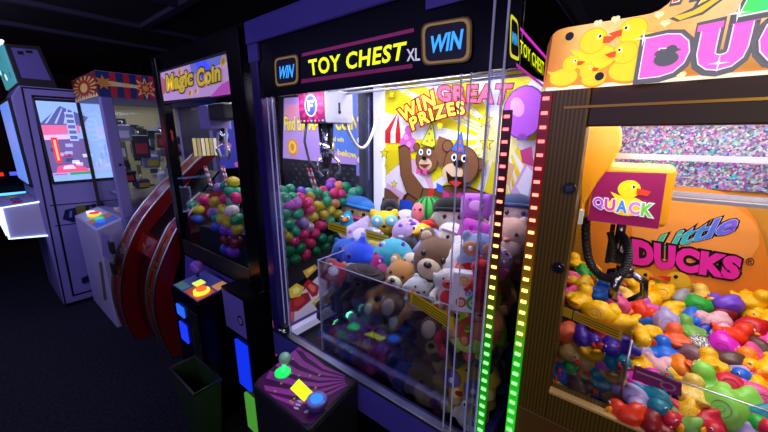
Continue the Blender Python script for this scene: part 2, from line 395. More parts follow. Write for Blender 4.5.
# ================================================================ PRIZE MERCHANDISER
C_=thing('prize_merchandiser','lilac prize machine under a red and blue sunburst sign, white control box in front','prize machine',(-3.72,1.1,0))
MB().B(-4.12,.73,0,-3.30,1.6,.93).build('cabinet_body','lilac_paint',C_,bevel=.008)
MB().hexa([(-4.12,.55,0),(-3.335,.55,0),(-3.335,.73,0),(-4.12,.73,0),(-4.12,.55,.87),(-3.335,.55,.87),(-3.335,.73,.93),(-4.12,.73,.93)]).build('control_box','pale_paint',C_,bevel=.008)
art=Art('y',.55); art.poly([(-3.176,0.885),(-2.923,0.902),(-3.026,0.679),(-3.285,0.666)],hx('#8d86c0')); art.poly([(-3.484,0.566),(-3.369,0.594),(-3.5,0.21),(-3.626,0.168)],hx('#766d52')); art.build('front_plate','print',C_)
for p in ((-2.902,0.55,0.824),(-2.972,0.55,0.645)): MB().B(p[0]-.035,p[1]-.02,p[2]-.045,p[0]+.035,p[1]+.005,p[2]+.045).build('coin_slot','black_plastic',C_,bevel=.005)
mb=MB()
for (u,v,r,c) in ((-3.80,.64,.05,'#e8d23a'),(-3.80,.64,.034,'#ff2618'),(-3.60,.63,.03,'#2fbf7a'),(-3.50,.62,.03,'#2f6ad8'),(-3.95,.64,.03,'#f0f0ff')):
    MB().cyl((u,v,.87+(v-.55)/.18*.06+.012+(.01 if r==.034 else 0)),r,.02,col=hx(c)).build('button' if r!=.05 else 'button_ring','backlit',C_)
mb=MB(); f=lambda u,v:(u,v,.8715+(v-.55)/.18*.06)
for (a,b,c) in ((-4.08,-3.7,'#c8d4ff'),(-3.7,-3.56,'#e8a05a'),(-3.56,-3.38,'#5a8ae8')): mb.quad(f(a,.565),f(b,.565),f(b,.72),f(a,.72),hx(c))
mb.build('control_plate','print',C_)
# posts, glass, marquee
for (x0,y0) in ((-3.37,.73),(-4.12,1.53),(-3.37,1.53)): MB().B(x0,y0,.93,x0+.07,y0+.075,1.88).build('post','lilac_paint',C_,bevel=.006)
MB().B(-4.12,.73,.93,-4.095,.755,1.88).build('corner_bar','black_plastic',C_)
MB().B(-4.115,.90,.93,-4.10,1.53,1.88,hx('#7a765e')).build('inner_panel','emit_soft',C_)  # panel brightened by dim emission, no lamp behind it
art=Art('x',-4.0995,1)
random.seed(77)
for i in range(70): u=.92+random.random()*.55; v=.95+random.random()*.74; art.poly(rect(u,v,u+random.uniform(.03,.09),v+random.uniform(.03,.10)),hx(random.choice(['#23242e','#3b4468','#5a5a48','#8288a8','#12131a','#4a3a58','#2c3a58'])))
art.build('pegboard_print','print',C_)
MB().quad((-4.06,.74,.93),(-3.37,.74,.93),(-3.37,.74,1.88),(-4.06,.74,1.88)).build('front_glass','glass',C_)
MB().quad((-3.31,.80,.93),(-3.31,1.53,.93),(-3.31,1.53,1.88),(-3.31,.80,1.88)).build('side_glass','glass',C_)
MB().B(-4.09,1.54,.93,-3.37,1.56,1.88,hx('#34324a')).build('back_panel','plain',C_)
MB().B(-4.12,.73,1.88,-3.30,1.6,2.07).build('header','lilac_paint',C_,bevel=.006)
art=Art('y',.729); art.poly(rect(-4.12,1.885,-3.30,2.065),hx('#6a1c12'))
for i in range(16):
    a=i*PI/8; art.poly([(-3.71,1.975),(-3.71+.39*math.cos(a),1.975+.085*math.sin(a)),(-3.71+.39*math.cos(a+.2),1.975+.085*math.sin(a+.2))],hx('#d8a050'),i==0)
art.ell((-3.71,1.975),.2,.06,hx('#a3301c')); art.ell((-3.71,1.975),.12,.035,hx('#e6c06a'))
for i in range(10): art.poly([(-4.1+i*.078,1.888),(-4.06+i*.078,1.92),(-4.02+i*.078,1.888)],hx('#f0d8a0'),i==0)
art.build('front_sign','emit_dim',C_)
art=Art('x',-3.299,1); art.poly(rect(.73,1.885,1.6,2.065),hx('#15306e'))
for i in range(6): art.poly([(.80+i*.085,1.885),(.84+i*.085,1.885),(.85+i*.085,2.065),(.81+i*.085,2.065)],hx('#b02234'),i==0)
art.poly([(.74,1.965),(.74,2.005),(1.03,1.985),(1.03,1.965)],hx('#d8c090')); art.star((.765,1.985),.055,hx('#c8803a'),7,.5)
art.star((1.035,1.97),.085,hx('#e8d8a0'),8,.45); art.star((1.035,1.97),.062,hx('#c02a20'),8,.5); art.ell((1.035,1.97),.022,.022,hx('#e0a050'))
art.build('side_sign','emit_dim',C_)
MB().B(-3.31,.765,1.36,-3.298,.785,1.38).build('lock','black_metal',C_) 
# prizes hanging and standing behind its side glass
pz=[('prize_box','grey boxed prize on the top peg nearest the lilac post','#8d93b8',.90,1.62,.10,.13),('prize_box','dark blue boxed prize hanging at the middle of the lilac prize machine','#28304e',1.02,1.50,.13,.2),
    ('prize_bag','pale blue bagged prize lying low inside the lilac prize machine','#8c9ed2',1.10,1.36,.14,.12),('prize_box','olive boxed prize under the top shelf of the lilac prize machine','#7f8058',.86,1.47,.07,.16),
    ('prize_box','brown boxed prize at the dark end of the lilac prize machine','#5a4030',1.2,1.55,.1,.13),('prize_bag','purple bagged prize on the tray of the lilac prize machine','#4c3c8c',1.0,1.16,.12,.09),
    ('prize_bag','white bagged prize beside the purple bag in the lilac prize machine','#c9cde8',1.13,1.21,.07,.12),('prize_box','black boxed prize standing low by the lilac post','#14161e',.88,1.24,.12,.1)]
for i,(nm,lb,c,y_,z_,w,hh) in enumerate(pz):
    x_=-3.55-.06*(i%3)
    o=MB().box((0,0,0),(.05 if nm=='prize_box' else .07,w,hh),(0,.08,(i%3-1)*.2),hx(c)).build(nm,'plain',loc=None)
    o.location=(x_,y_,z_); tag(o,lb,'prize',"prizes in the lilac machine")
    b=o.modifiers.new('bevel','BEVEL'); b.width=.006 if nm=='prize_box' else .025; b.segments=3
    q=MB().B(.026 if nm=='prize_box' else .036,-w*.35,-hh*.3,.028 if nm=='prize_box' else .038,w*.35,hh*.15,hx(['#d8dcf0','#c23a50','#e0cc50'][i%3])); ob=q.build('printed_front','plain',o); ob.rotation_euler=(0,.08,(i%3-1)*.2)
    MB().tube([(0,0,hh*.45),(0,0,hh*.5+.03),(-.1,0,hh*.5+.035)],.004,6).build('hook','chrome',o)
for k,(z_,) in enumerate(((1.08,),)): MB().B(-4.05,.82,z_-.03,-3.36,1.53,z_).build('tray','aluminium',C_)

# ================================================================ RED PUSHER WITH CURVED RIBS
R_=thing('coin_pusher','dark red arcade machine with two curved silver-edged ribs and gold panels','arcade machine',(-2.9,1.1,0))
prof=[(1.30,1.44),(1.12,1.29),(.995,1.19),(.785,.97),(.652,.75),(.584,.558),(.551,.353),(.565,.104),(.60,0)]
def spline(P,n=5):
    o=[]
    for i in range(len(P)-1):
        a=P[max(i-1,0)]; b=P[i]; c=P[i+1]; d=P[min(i+2,len(P)-1)]
        for k in range(n):
            t=k/n; o.append(tuple(.5*(2*b[j]+(c[j]-a[j])*t+(2*a[j]-5*b[j]+4*c[j]-d[j])*t*t+(3*b[j]-a[j]-3*c[j]+d[j])*t**3) for j in (0,1)))
    return o+[P[-1]]
def rib(x0,x1,prof,first):
    raw=prof; prof=spline(prof)
    mb=MB()
    for i in range(len(prof)-1):
        (a,b),(c,d)=prof[i],prof[i+1]
        mb.hexa([(x0,a,b),(x1,a,b),(x1,a+.12,b),(x0,a+.12,b),(x0,c,d),(x1,c,d),(x1,c+.12,d),(x0,c+.12,d)])
    o=mb.build('rib','red_lacquer',R_)
    for x in (x0,x1): MB().tube([(x,p[0]-.004,p[1]) for p in prof],.008,6).build('silver_edge','aluminium',o)
    e=.022; w=.026
    for i in range(3,7):
        mb=MB(); seg=prof[i*5:i*5+6]
        def q(u,t):
            t=min(max(t,0),.999)*5; k=int(t); f_=t-k; return (u,seg[k][0]*(1-f_)+seg[k+1][0]*f_-.004,seg[k][1]*(1-f_)+seg[k+1][1]*f_)
        for (u0,u1,s0,s1) in [(x0+e,x1-e,.05,.14),(x0+e,x1-e,.86,.95)]+[(x0+e,x0+e+w,.05+.18*k,.05+.18*(k+1)) for k in range(5)]+[(x1-e-w,x1-e,.05+.18*k,.05+.18*(k+1)) for k in range(5)]:
            mb.quad(q(u0,s0),q(u1,s0),q(u1,s1),q(u0,s1))
        mb.build('gold_frame','gold_paint',o)
rib(-3.20,-3.0,prof,1); 
prof2=[(1.10,1.17),(.99,1.09),(.90,1.0),(.83,.93),(.70,.70),(.645,.53),(.632,.342),(.66,.126),(.69,0)]
rib(-2.68,-2.53,prof2,0)
prof3=[(p[0]+.10,p[1]) for p in prof]
mb=MB()
for i in range(4,8):
    (a,b),(c,d)=prof3[i],prof3[i+1]
    mb.hexa([(-3.0,a,b),(-2.68,a,b),(-2.68,1.6,b),(-3.0,1.6,b),(-3.0,c,d),(-2.68,c,d),(-2.68,1.6,d),(-3.0,1.6,d)])
mb.build('belly','wine_lacquer',R_)
MB().hexa([(-3.0,.70,.74),(-2.68,.70,.74),(-2.68,.78,.72),(-3.0,.78,.72),(-3.0,.76,.86),(-2.68,.76,.86),(-2.68,.84,.84),(-3.0,.84,.84)]).build('crossbar','red_lacquer',R_,bevel=.006)
art=Art('y',.715); art.star((-2.83,.80),.035,hx('#b8863a')); art.build('gold_star','print',R_)
MB().hexa([(-3.0,.80,.86),(-2.68,.80,.86),(-2.68,.82,.86),(-3.0,.82,.86),(-3.0,1.25,1.32),(-2.68,1.25,1.32),(-2.68,1.27,1.32),(-3.0,1.27,1.32)]).build('sloped_window','cabinet_black',R_)
MB().B(-3.2,.86,0,-2.55,1.6,.9).build('cabinet_body','wine_lacquer',R_)
MB().B(-3.0,1.0,1.0,-2.9,1.04,1.03).build('chrome_tray','chrome',R_)

# ================================================================ COIN EGG MACHINE
M_=thing('egg_crane_machine','black claw machine full of plastic eggs under a lit pink and blue coin sign','claw machine',(-2.0,1.25,0))
MB().B(-2.52,.87,0,-1.47,1.72,.62).build('cabinet_body','cabinet_black',M_,bevel=.006)
mb=MB()
mb.hexa([(-2.52,.80,.45),(-1.47,.80,.45),(-1.47,.88,.45),(-2.52,.88,.45),(-2.52,.84,.82),(-1.47,.84,.82),(-1.47,.88,.82),(-2.52,.88,.82)]); mb.build('front_apron','cabinet_black',M_,bevel=.006)
mb=MB(); mb.B(-2.44,.838,.80,-1.58,.85,.90); mb.build('lower_band','black_plastic',M_); MB().hexa([(-2.42,.797,.50),(-1.60,.797,.50),(-1.60,.81,.50),(-2.42,.81,.50),(-2.42,.834,.79),(-1.60,.834,.79),(-1.60,.84,.79),(-2.42,.84,.79)]).build('apron_panel','violet_paint',M_)
for x0,x1 in ((-2.52,-2.44),(-1.59,-1.47)): MB().B(x0,.84,.80,x1,.90,2.06).build('post','cabinet_black',M_,bevel=.006)
MB().B(-2.52,1.66,.62,-2.44,1.72,2.06).build('post','cabinet_black',M_)
MB().B(-1.53,1.665,.62,-1.465,1.72,2.06,hx('#3a4560')).build('post','plain',M_)
MB().B(-2.52,.86,1.975,-1.47,1.72,2.08).build('roof','cabinet_black',M_,bevel=.006)
MB().B(-2.44,.85,1.79,-1.59,.88,1.98).build('marquee_frame','black_plastic',M_)
art=Art('y',.848)
art.poly([(-2.407,1.968),(-1.588,1.965),(-1.599,1.79),(-2.419,1.807)],rainbow(['#e6b8f2','#e6b8f2'])(0,0))
art.poly([(-1.989,1.966),(-1.588,1.965),(-1.591,1.93),(-1.982,1.913)],hx('#7f8cf0')); art.poly([(-1.808,1.79),(-1.67,1.841),(-1.59,1.851),(-1.599,1.79)],hx('#e060d0'),False); art.poly([(-2.414,1.952),(-2.339,1.922),(-2.347,1.866),(-2.423,1.837)],hx('#d07a90'),False)
art.poly([(-1.928,1.966),(-1.804,1.965),(-1.729,1.888),(-1.847,1.852)],hx('#5a6ae8'),False)
for c,r in (((180,72.5),3.2),((224,61),3.6),((191,93),2.6),((197,91),2.2)): 
    p=[(-2.128,1.942),(-1.627,1.938),(-2.023,1.825),(-1.947,1.83)][[(180,72.5),(224,61),(191,93),(197,91)].index(c)]; art.ell(p,.022*r/2.6,.012*r/2.6*1.2,hx('#e8c24a'),.5); art.ell(p,.012*r/2.6,.008*r/2.6,hx('#b88a20'),.5)
art.text('Magic',[(-2.314,1.947),(-1.942,1.944),(-1.975,1.837),(-2.34,1.826)],hx('#f6d83a'),.045,hx('#4a2418'),.06,space=1.02)
art.text('Coin',[(-1.903,1.934),(-1.643,1.932),(-1.662,1.854),(-1.919,1.843)],hx('#f6d83a'),.045,hx('#4a2418'),.06,space=1.02)
art.ell([(-1.807,1.875)][0],.022,.03,hx('#f0b830')); art.ell([(-1.807,1.875)][0],.012,.018,hx('#fbe88a'))
art.build('marquee','emit_soft',M_)
MB().quad((-2.44,.855,.90),(-1.59,.855,.90),(-1.59,.855,1.79),(-2.44,.855,1.79)).build('front_glass','glass',M_)
# side with the sloping window sill and the jewel picture
MB().hexa([(-1.49,.88,.62),(-1.465,.88,.62),(-1.465,1.70,.99),(-1.49,1.70,.99),(-1.49,.88,.665),(-1.465,.88,.665),(-1.465,1.70,1.035),(-1.49,1.70,1.035)]).build('side_sill','black_metal',M_)
MB().add([(-1.47,.90,.67),(-1.47,1.665,1.02),(-1.47,1.665,1.96),(-1.47,.90,1.96)],[(0,1,2,3)]).build('side_glass','glass',M_)
art=Art('x',-1.466,1)
art.poly([(.87,.40),(1.70,.40),(1.70,.985),(.87,.618)],hx('#c8bcd8')); art.poly([(.87,.40),(1.0,.40),(1.03,.68),(.87,.618)],hx('#c05a78'))
def gem(px,c1,c2):
    art.poly(px,hx(c1)); cx=sum(p[0] for p in px)/len(px); cy=sum(p[1] for p in px)/len(px); art.poly([((p[0]+cx)/2,(p[1]+cy)/2+.004) for p in px],hx(c2))
gem([(0.985,0.689),(1.027,0.709),(1.127,0.694),(1.145,0.634),(1.047,0.605),(0.993,0.623)],'#8a1420','#b03028')
gem([(1.094,0.752),(1.132,0.776),(1.212,0.7),(1.193,0.648),(1.154,0.65)],'#9a1a24','#d06a60')
gem([(0.991,0.766),(1.047,0.782),(1.1,0.737),(1.068,0.692),(1.0,0.707)],'#c8b040','#e6d880')
gem([(1.144,0.615),(1.217,0.645),(1.239,0.602),(1.187,0.549)],'#b8a040','#e0d070')
gem([(1.093,0.84),(1.183,0.854),(1.204,0.822),(1.118,0.787)],'#c09a40','#e8c860')
art.build('side_picture','emit_soft',M_)
# back panel with poster
MB().B(-2.44,1.695,.62,-1.53,1.715,1.97,hx('#1d1f33')).build('back_panel','plain',M_)
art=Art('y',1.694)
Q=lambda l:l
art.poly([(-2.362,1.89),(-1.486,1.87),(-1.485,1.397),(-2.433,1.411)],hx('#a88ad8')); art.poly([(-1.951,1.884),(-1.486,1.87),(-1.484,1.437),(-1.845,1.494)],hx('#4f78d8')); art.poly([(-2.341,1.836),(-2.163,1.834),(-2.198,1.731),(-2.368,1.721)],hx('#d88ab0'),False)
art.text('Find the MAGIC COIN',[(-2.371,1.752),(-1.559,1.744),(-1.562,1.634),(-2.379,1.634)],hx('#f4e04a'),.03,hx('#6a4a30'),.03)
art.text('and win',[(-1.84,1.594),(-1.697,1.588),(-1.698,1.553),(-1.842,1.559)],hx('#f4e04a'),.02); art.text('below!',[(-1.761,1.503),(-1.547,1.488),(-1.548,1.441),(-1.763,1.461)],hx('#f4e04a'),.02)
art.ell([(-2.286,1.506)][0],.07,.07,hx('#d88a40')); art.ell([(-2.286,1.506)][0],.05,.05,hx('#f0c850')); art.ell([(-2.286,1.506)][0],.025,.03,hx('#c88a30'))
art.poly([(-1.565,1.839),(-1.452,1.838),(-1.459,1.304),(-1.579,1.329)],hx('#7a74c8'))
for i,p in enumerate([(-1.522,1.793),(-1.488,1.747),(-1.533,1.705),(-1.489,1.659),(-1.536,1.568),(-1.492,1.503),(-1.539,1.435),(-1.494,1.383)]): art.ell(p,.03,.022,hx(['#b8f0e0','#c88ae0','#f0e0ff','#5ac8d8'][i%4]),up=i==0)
art.build('poster','emit_mid',M_)  # poster brightness put in as emission, nothing lights it from behind
art=Art('y',1.693)
for i in range(9):
    for j in range(5):
        u=-2.3+i*.085+(j%2)*.04; v=1.22+j*.037; art.poly([(u-.02,v),(u,v+.012),(u+.02,v),(u,v-.012)],hx(['#58708a','#3f6a58','#4a4a70'][(i+j)%3]),i+j==0)
art.build('diamond_foil','print',M_)
# left side inner poster panels
art=Art('x',-2.44,1)
art.poly(rect(1.16,1.36,1.32,1.76),hx('#2a3090'))
for i in range(10):
    random.seed(i+9); u=1.17+random.random()*.12; v=1.38+random.random()*.34; art.ell((u,v),.02,.02,hx(random.choice(['#c050a0','#e0a050','#7a80f0','#a02a50'])),up=i==0)
for i in range(6): art.poly(rect(.99+i*.028,1.46,1.012+i*.028,1.58),hx(['#c8b878','#a89858','#d8d0b0'][i%3]),i==0)
art.build('inner_poster','emit_soft',M_)
# gantry and claw of this machine
g=MB().box((-2.1,1.0,1.70),(.12,.14,.14)).build('gantry','lilac_paint',M_,bevel=.01)
MB().tube([(-2.44,1.02,1.77),(-1.53,1.02,1.77)],.012,8).build('gantry_rail','aluminium',M_); MB().box((-1.97,1.0,1.73),(.2,.12,.09)).build('winch_box','black_plastic',M_,bevel=.01)
c=MB(); c.tube([(-2.02,1.0,1.64),(-2.02,1.0,1.56)],[.02,.03],10); 
for k in range(3):
    a=k*2.1; c.tube([(-2.02,1.0,1.56),(-2.02+.05*math.cos(a),1+.05*math.sin(a),1.52),(-2.02+.03*math.cos(a),1+.03*math.sin(a),1.46)],.006,6)
cl=c.build('claw','chrome',M_)
MB().tube([(-2.07,1.0,1.66),(-2.09,.99,1.52),(-2.04,.98,1.47),(-1.97,.98,1.48),(-1.96,.99,1.64)],.008,8,hx('#d8d8ea')).build('cable','plain',M_)
# red and white striped sticks slanting among the eggs
for i,(a,b) in enumerate((((-2.435,1.05,1.389),(-2.381,1.05,1.253)),((-2.082,1.0,1.413),(-2.035,1.0,1.291)),((-1.62,1.309,1.404),(-1.62,1.368,1.215)))):
    mb=MB(); a=Vector(a); b=Vector(b)
    for k in range(8):
        p=a+(b-a)*k/8; q=a+(b-a)*(k+1)/8
        for s_ in (-.016,.016): mb.tube([p+Vector((s_,0,0)),q+Vector((s_,0,0))],.006,6,hx('#f4f0ff' if k%2 else '#d85a50'))
    for k in (2,5): p=a+(b-a)*k/8; mb.tube([p+Vector((-.016,0,0)),p+Vector((.016,0,0))],.005,6,hx('#d8d0e8'))
    mb.build('striped_stick','plain',M_)
# control console
mb=MB().hexa([(-2.03,.60,.0),(-1.69,.60,.0),(-1.69,.80,0),(-2.03,.80,0),(-2.03,.60,.765),(-1.69,.60,.765),(-1.69,.80,.795),(-2.03,.80,.795)])
cp=mb.build('control_console','cabinet_black',M_,bevel=.012)
zf=lambda y:.7665+(y-.60)/.20*.03
mb=MB(); q=lambda x,y,c:(x,y,zf(y)+c)
mb.quad(q(-2.02,.61,.002),q(-1.70,.61,.002),q(-1.70,.79,.002),q(-2.02,.79,.002),hx('#2a2a86'))
for (a,b,c,d,col) in ((-1.88,.615,-1.71,.71,'#c8481e'),(-2.01,.615,-1.90,.66,'#3a7a78'),(-1.79,.72,-1.71,.785,'#e0a05a')): mb.quad(q(a,b,.003),q(c,b,.003),q(c,d,.003),q(a,d,.003),hx(col))
mb.build('console_art','emit_soft',cp)
mb=MB(); mb.cyl((-1.775,.665,.784),.04,.02,col=hx('#ffb030')); mb.cyl((-1.775,.665,.794),.026,.02,col=hx('#ff4a18')); mb.build('start_button','neon',cp)
p=(-1.89,.70,.785); mb=MB().box((p[0],p[1],zf(p[1])+.004),(.06,.05,.008),(0.14,0,0),hx('#d8f05a')); mb.build('instruction_card','backlit',cp)
p=(-1.985,.735,.79); mb=MB().tube([(p[0],p[1],.77),(p[0],p[1],.83)],.009,8,hx('#303040')); mb.ell((p[0],p[1],.85),.036,col=hx('#8a5ae0')); mb.build('joystick','gloss',cp)
MB().B(-1.96,.592,.62,-1.87,.601,.68,hx('#2a66ff')).build('coin_window','backlit',cp); MB().B(-1.96,.592,.46,-1.87,.601,.57,hx('#2038ff')).build('coin_window','backlit',cp)
mb=MB(); mb.B(-1.82,.594,.38,-1.70,.602,.70); mb.build('coin_door','black_metal',cp,bevel=.004)
mb=MB(); mb.B(-1.775,.588,.48,-1.755,.596,.60); mb.build('coin_slot','chrome',cp)
# right lower doors with lit windows
mb=MB().B(-1.67,.72,0,-1.43,.86,.83); d=mb.build('service_door','cabinet_black',M_,bevel=.006)
art=Art('y',.719); art.poly(rect(-1.655,.60,-1.445,.815),hx('#5c50a4')); art.ell((-1.49,.69),.028,.028,hx('#1a1830')); art.ell((-1.49,.69),.018,.018,hx('#6a64a0')); art.build('lock_plate','emit_dim',d)  # plate emits faintly, standing in for the purple glow falling on it
mb=MB().B(-1.56,.708,.29,-1.45,.72,.56,hx('#1230e0')); mb.build('blue_window','backlit',d)
mb=MB().B(-1.52,.706,.03,-1.44,.72,.25,hx('#6ad84a')); mb.build('green_window','emit_soft',d)
# bin standing in front
bn=thing('waste_bin','dark open-topped bin with a greenish front, on the carpet below the egg machine console','bin',(-1.645,.53,0))
x0,x1,y0,y1=-1.79,-1.50,.465,.592
zt=.42; mb=MB()
def tap(x0,x1,y0,y1,e): return [(x0+e,y0+e),(x1-e,y0+e),(x1-e,y1-e),(x0+e,y1-e)]
lo=tap(x0,x1,y0,y1,.03); hi=tap(x0,x1,y0,y1,0); li=tap(x0,x1,y0,y1,.036); h_=tap(x0,x1,y0,y1,.008)
vs=[(p[0],p[1],0.0) for p in lo]+[(p[0],p[1],zt) for p in hi]+[(p[0],p[1],zt) for p in h_]+[(p[0],p[1],.02) for p in li]
mb.add(vs,[(3,2,1,0)]+[(i,(i+1)%4,(i+1)%4+4,i+4) for i in range(4)]+[(4+i,4+(i+1)%4,8+(i+1)%4,8+i) for i in range(4)]+[(8+i,8+(i+1)%4,12+(i+1)%4,12+i) for i in range(4)]+[(12,13,14,15)],hx('#24401f'))
mb.build('bin_body','plain',bn)
mb=MB().tube([(x0,y0,zt),(x1,y0,zt),(x1,y1,zt),(x0,y1,zt),(x0,y0,zt)],.008,6); mb.build('rim','black_plastic',bn)

# ================================================================ BIG TOY CRANE
T=thing('toy_crane_machine','large violet-framed claw machine full of plush toys in the middle of the row','claw machine',(-.85,1.28,0))
xL,xR,yF,yB=-1.40,-.272,.85,1.72
MB().B(xL,.87,0,xR,yB,.47).build('cabinet_body','cabinet_black',T,bevel=.006)
MB().B(xL,.835,.475,xR,.88,.625).build('front_sill','violet_paint',T,bevel=.005)
MB().B(xL+.01,.828,.618,xR-.01,.86,.634).build('sill_rail','aluminium',T,bevel=.002)
MB().B(xR-.03,.88,.475,xR,yB,.625).build('side_sill','violet_paint',T,bevel=.004)
MB().B(xL,.88,.475,xL+.03,yB,.60).build('side_sill','violet_paint',T,bevel=.004)
MB().B(xL+.03,.86,.52,xR-.03,yB-.03,.55,hx('#1c1c2c')).build('bed','plain',T)
MB().B(xL,.84,.63,xL+.06,.90,1.93,hx('#2b2268')).build('post','gloss',T,bevel=.006)
for x in (-1.305,-1.272): MB().B(x-.007,.846,.634,x+.007,.862,1.755).build('clear_strip','acrylic',T)
for x in (-1.297,-1.262,-.411,-.384): MB().B(x-.0014,.843,.634,x+.0014,.848,1.755,hx('#b4b0e0')).build('edge_trim','edge_emit',T)  # trims emit a little so they read pale, light put into the material
mb=MB().B(-.335,.842,.634,-.30,.868,1.755); mb.build('post','acrylic',T); MB().B(-.337,.842,.634,-.333,.848,1.99,hx('#a8a4d8')).build('edge_trim','edge_emit',T); MB().B(-.303,.842,.634,-.299,.848,1.99,hx('#b8b4e8')).build('edge_trim','edge_emit',T)
MB().B(xR-.03,1.66,.625,xR,yB,1.93).build('post','lilac_paint',T)
MB().B(xL,1.66,.60,xL+.075,yB-.0,1.93,hx('#e6e6ff')).build('post','emit_soft',T,bevel=.006)  # post is no lamp, its brightness is painted in as emission
MB().quad((-1.34,.852,.634),(-.337,.852,.634),(-.337,.852,1.755),(-1.34,.852,1.755)).build('front_glass','glass',T)
MB().quad((xR-.005,.87,.63),(xR-.005,1.66,.63),(xR-.005,1.66,1.93),(xR-.005,.87,1.93)).build('side_glass','glass',T)
MB().quad((xL+.005,.90,.60),(xL+.005,1.66,.60),(xL+.005,1.66,1.93),(xL+.005,.90,1.93)).build('side_glass','glass',T)
# header, top bar
MB().B(xL+.06,yF,1.755,xR,.868,1.99).build('header','cabinet_black',T,bevel=.003)
MB().B(xL-.01,.835,1.97,xR+.005,yB,2.06).build('top_bar','violet_paint',T,bevel=.006)
MB().B(xL-.004,.838,1.90,xL+.07,.90,1.97).build('corner_plate','violet_paint',T,bevel=.004)
MB().B(-.525,.842,1.925,-.375,.85,1.98).build('corner_plate','violet_paint',T,bevel=.002)
MB().B(xR-.005,.86,1.975,xR+.02,yB,2.02).build('side_rail','aluminium',T,bevel=.003)
art=Art('y',.8485)
art.poly([(-1.055,1.892),(-0.564,1.89),(-0.563,1.88),(-1.056,1.881)],hx('#66184a')); art.poly([(-1.066,1.804),(-0.566,1.798),(-0.565,1.787),(-1.068,1.79)],hx('#5a1440'),False)
art.text('TOY CHEST',[(-1.021,1.866),(-0.586,1.86),(-0.598,1.812),(-1.015,1.811)],hx('#f0ff14'),.026,space=1.10)
art.text('XL',[(-0.587,1.839),(-0.541,1.836),(-0.54,1.803),(-0.585,1.807)],hx('#b8b4cc'),.02)
def rr(pts,cut=.22):
    o=[]; k=len(pts)
    for i in range(k):
        p=Vector(pts[i]); a=Vector(pts[i-1]); b=Vector(pts[(i+1)%k]); m=min((a-p).length,(b-p).length)*cut
        A_=p+(a-p).normalized()*m; B_=p+(b-p).normalized()*m
        for t in (0,.33,.67,1): q=A_*(1-t)**2+p*2*t*(1-t)+B_*t*t; o.append((q.x,q.y))
    return o
def shrink(p,k):
    cx=sum(a[0] for a in p)/len(p); cy=sum(a[1] for a in p)/len(p); return [(cx+(a[0]-cx)*k,cy+(a[1]-cy)*k*1.0) for a in p]
for box_,txt in (([(-1.228,1.898),(-1.072,1.894),(-1.08,1.789),(-1.232,1.789)],[(-1.192,1.862),(-1.097,1.861),(-1.108,1.815),(-1.201,1.817)]),([(-0.538,1.894),(-0.389,1.886),(-0.384,1.78),(-0.531,1.787)],[(-0.503,1.857),(-0.409,1.859),(-0.409,1.813),(-0.503,1.815)])):
    art.poly(rr(box_),hx('#3a2c18')); art.poly(rr(shrink(box_,.93)),hx('#7a6030')); art.poly(rr(shrink(box_,.82)),hx('#050510'))
    art.text('WIN',txt,hx('#3fa8ff'),.03,hx('#0a2a66'),.02,shear=.15)
art.build('front_sign','backlit',T)
MB().B(xR-.002,.875,1.752,xR+.003,yB,1.99).build('side_header','cabinet_black',T)
art=Art('x',xR+.0035,1)
art.poly([(0.834,1.837),(1.173,1.811),(1.178,1.802),(0.836,1.83)],hx('#d030c0')); art.poly([(0.829,1.761),(1.201,1.733),(1.206,1.725),(0.831,1.754)],hx('#b02a98'),False)
art.text('TOY CHEST',[(0.839,1.812),(1.063,1.798),(1.079,1.764),(0.846,1.786)],hx('#f0ff14'),.015,space=1.1)
bx=[(0.76,1.846),(0.81,1.843),(0.846,1.766),(0.776,1.765)]; art.poly(rr(bx),hx('#c8c832')); art.poly(rr(shrink(bx,.82)),hx('#0a0a14'))
art.text('WIN',[(0.775,1.815),(0.812,1.814),(0.819,1.793),(0.778,1.793)],hx('#3fa8ff'),.03,shear=.15)
art.build('side_sign','backlit',T)
# light tubes under the header
MB().tube([(-1.33,.885,1.766),(-.40,.885,1.766)],.006,8).build('light_tube','lamp_tube',T)
MB().B(-1.33,.87,1.775,-.36,.90,1.781,hx('#8888a8')).build('light_tray','plain',T)
MB().B(xL+.04,.87,1.93,xR-.02,1.70,1.945,hx('#c8c8e0')).build('ceiling_panel','plain',T)
# back wall with the bears poster
MB().B(xL+.07,1.69,.60,xR-.03,1.71,1.93,hx('#e4def8')).build('back_panel','plain',T)
Y_=1.689
art=Art('y',Y_,step=.0006)
art.poly([(-1.325,.62),(-.315,.62),(-.315,1.905),(-1.325,1.905)],hx('#f4f2ff'))
cx,cz=[(-0.608,1.576)][0]
def clip(p): return (min(-.316,max(-1.324,p[0])),min(1.904,max(.63,p[1])))
for i in range(22):
    a0=i*2*PI/22; a1=a0+PI/22*1.05
    art.poly([(cx+.07*math.cos(a0),cz+.07*math.sin(a0))]+[clip((cx+1.2*math.cos(a0+(a1-a0)*t),cz+1.2*math.sin(a0+(a1-a0)*t))) for t in (0,.33,.67,1)]+[(cx+.07*math.cos(a1),cz+.07*math.sin(a1))],hx('#f2e21a'),i==0)
art.ell((cx,cz),.11,.11,hx('#fff6a0'))
art.poly([(-1.317,1.21),(-1.301,1.408),(-1.207,1.462),(-1.006,1.459),(-0.912,1.142),(-1.317,1.011)],hx('#e8b8d8')); art.poly([(-1.317,1.381),(-1.269,1.435),(-1.022,1.352),(-0.941,1.198),(-0.995,1.173),(-1.317,1.303)],hx('#f6eaff'))
art.poly([(-1.318,1.508),(-1.317,1.342),(-1.222,1.418),(-1.133,1.513)],hx('#e8d818'))
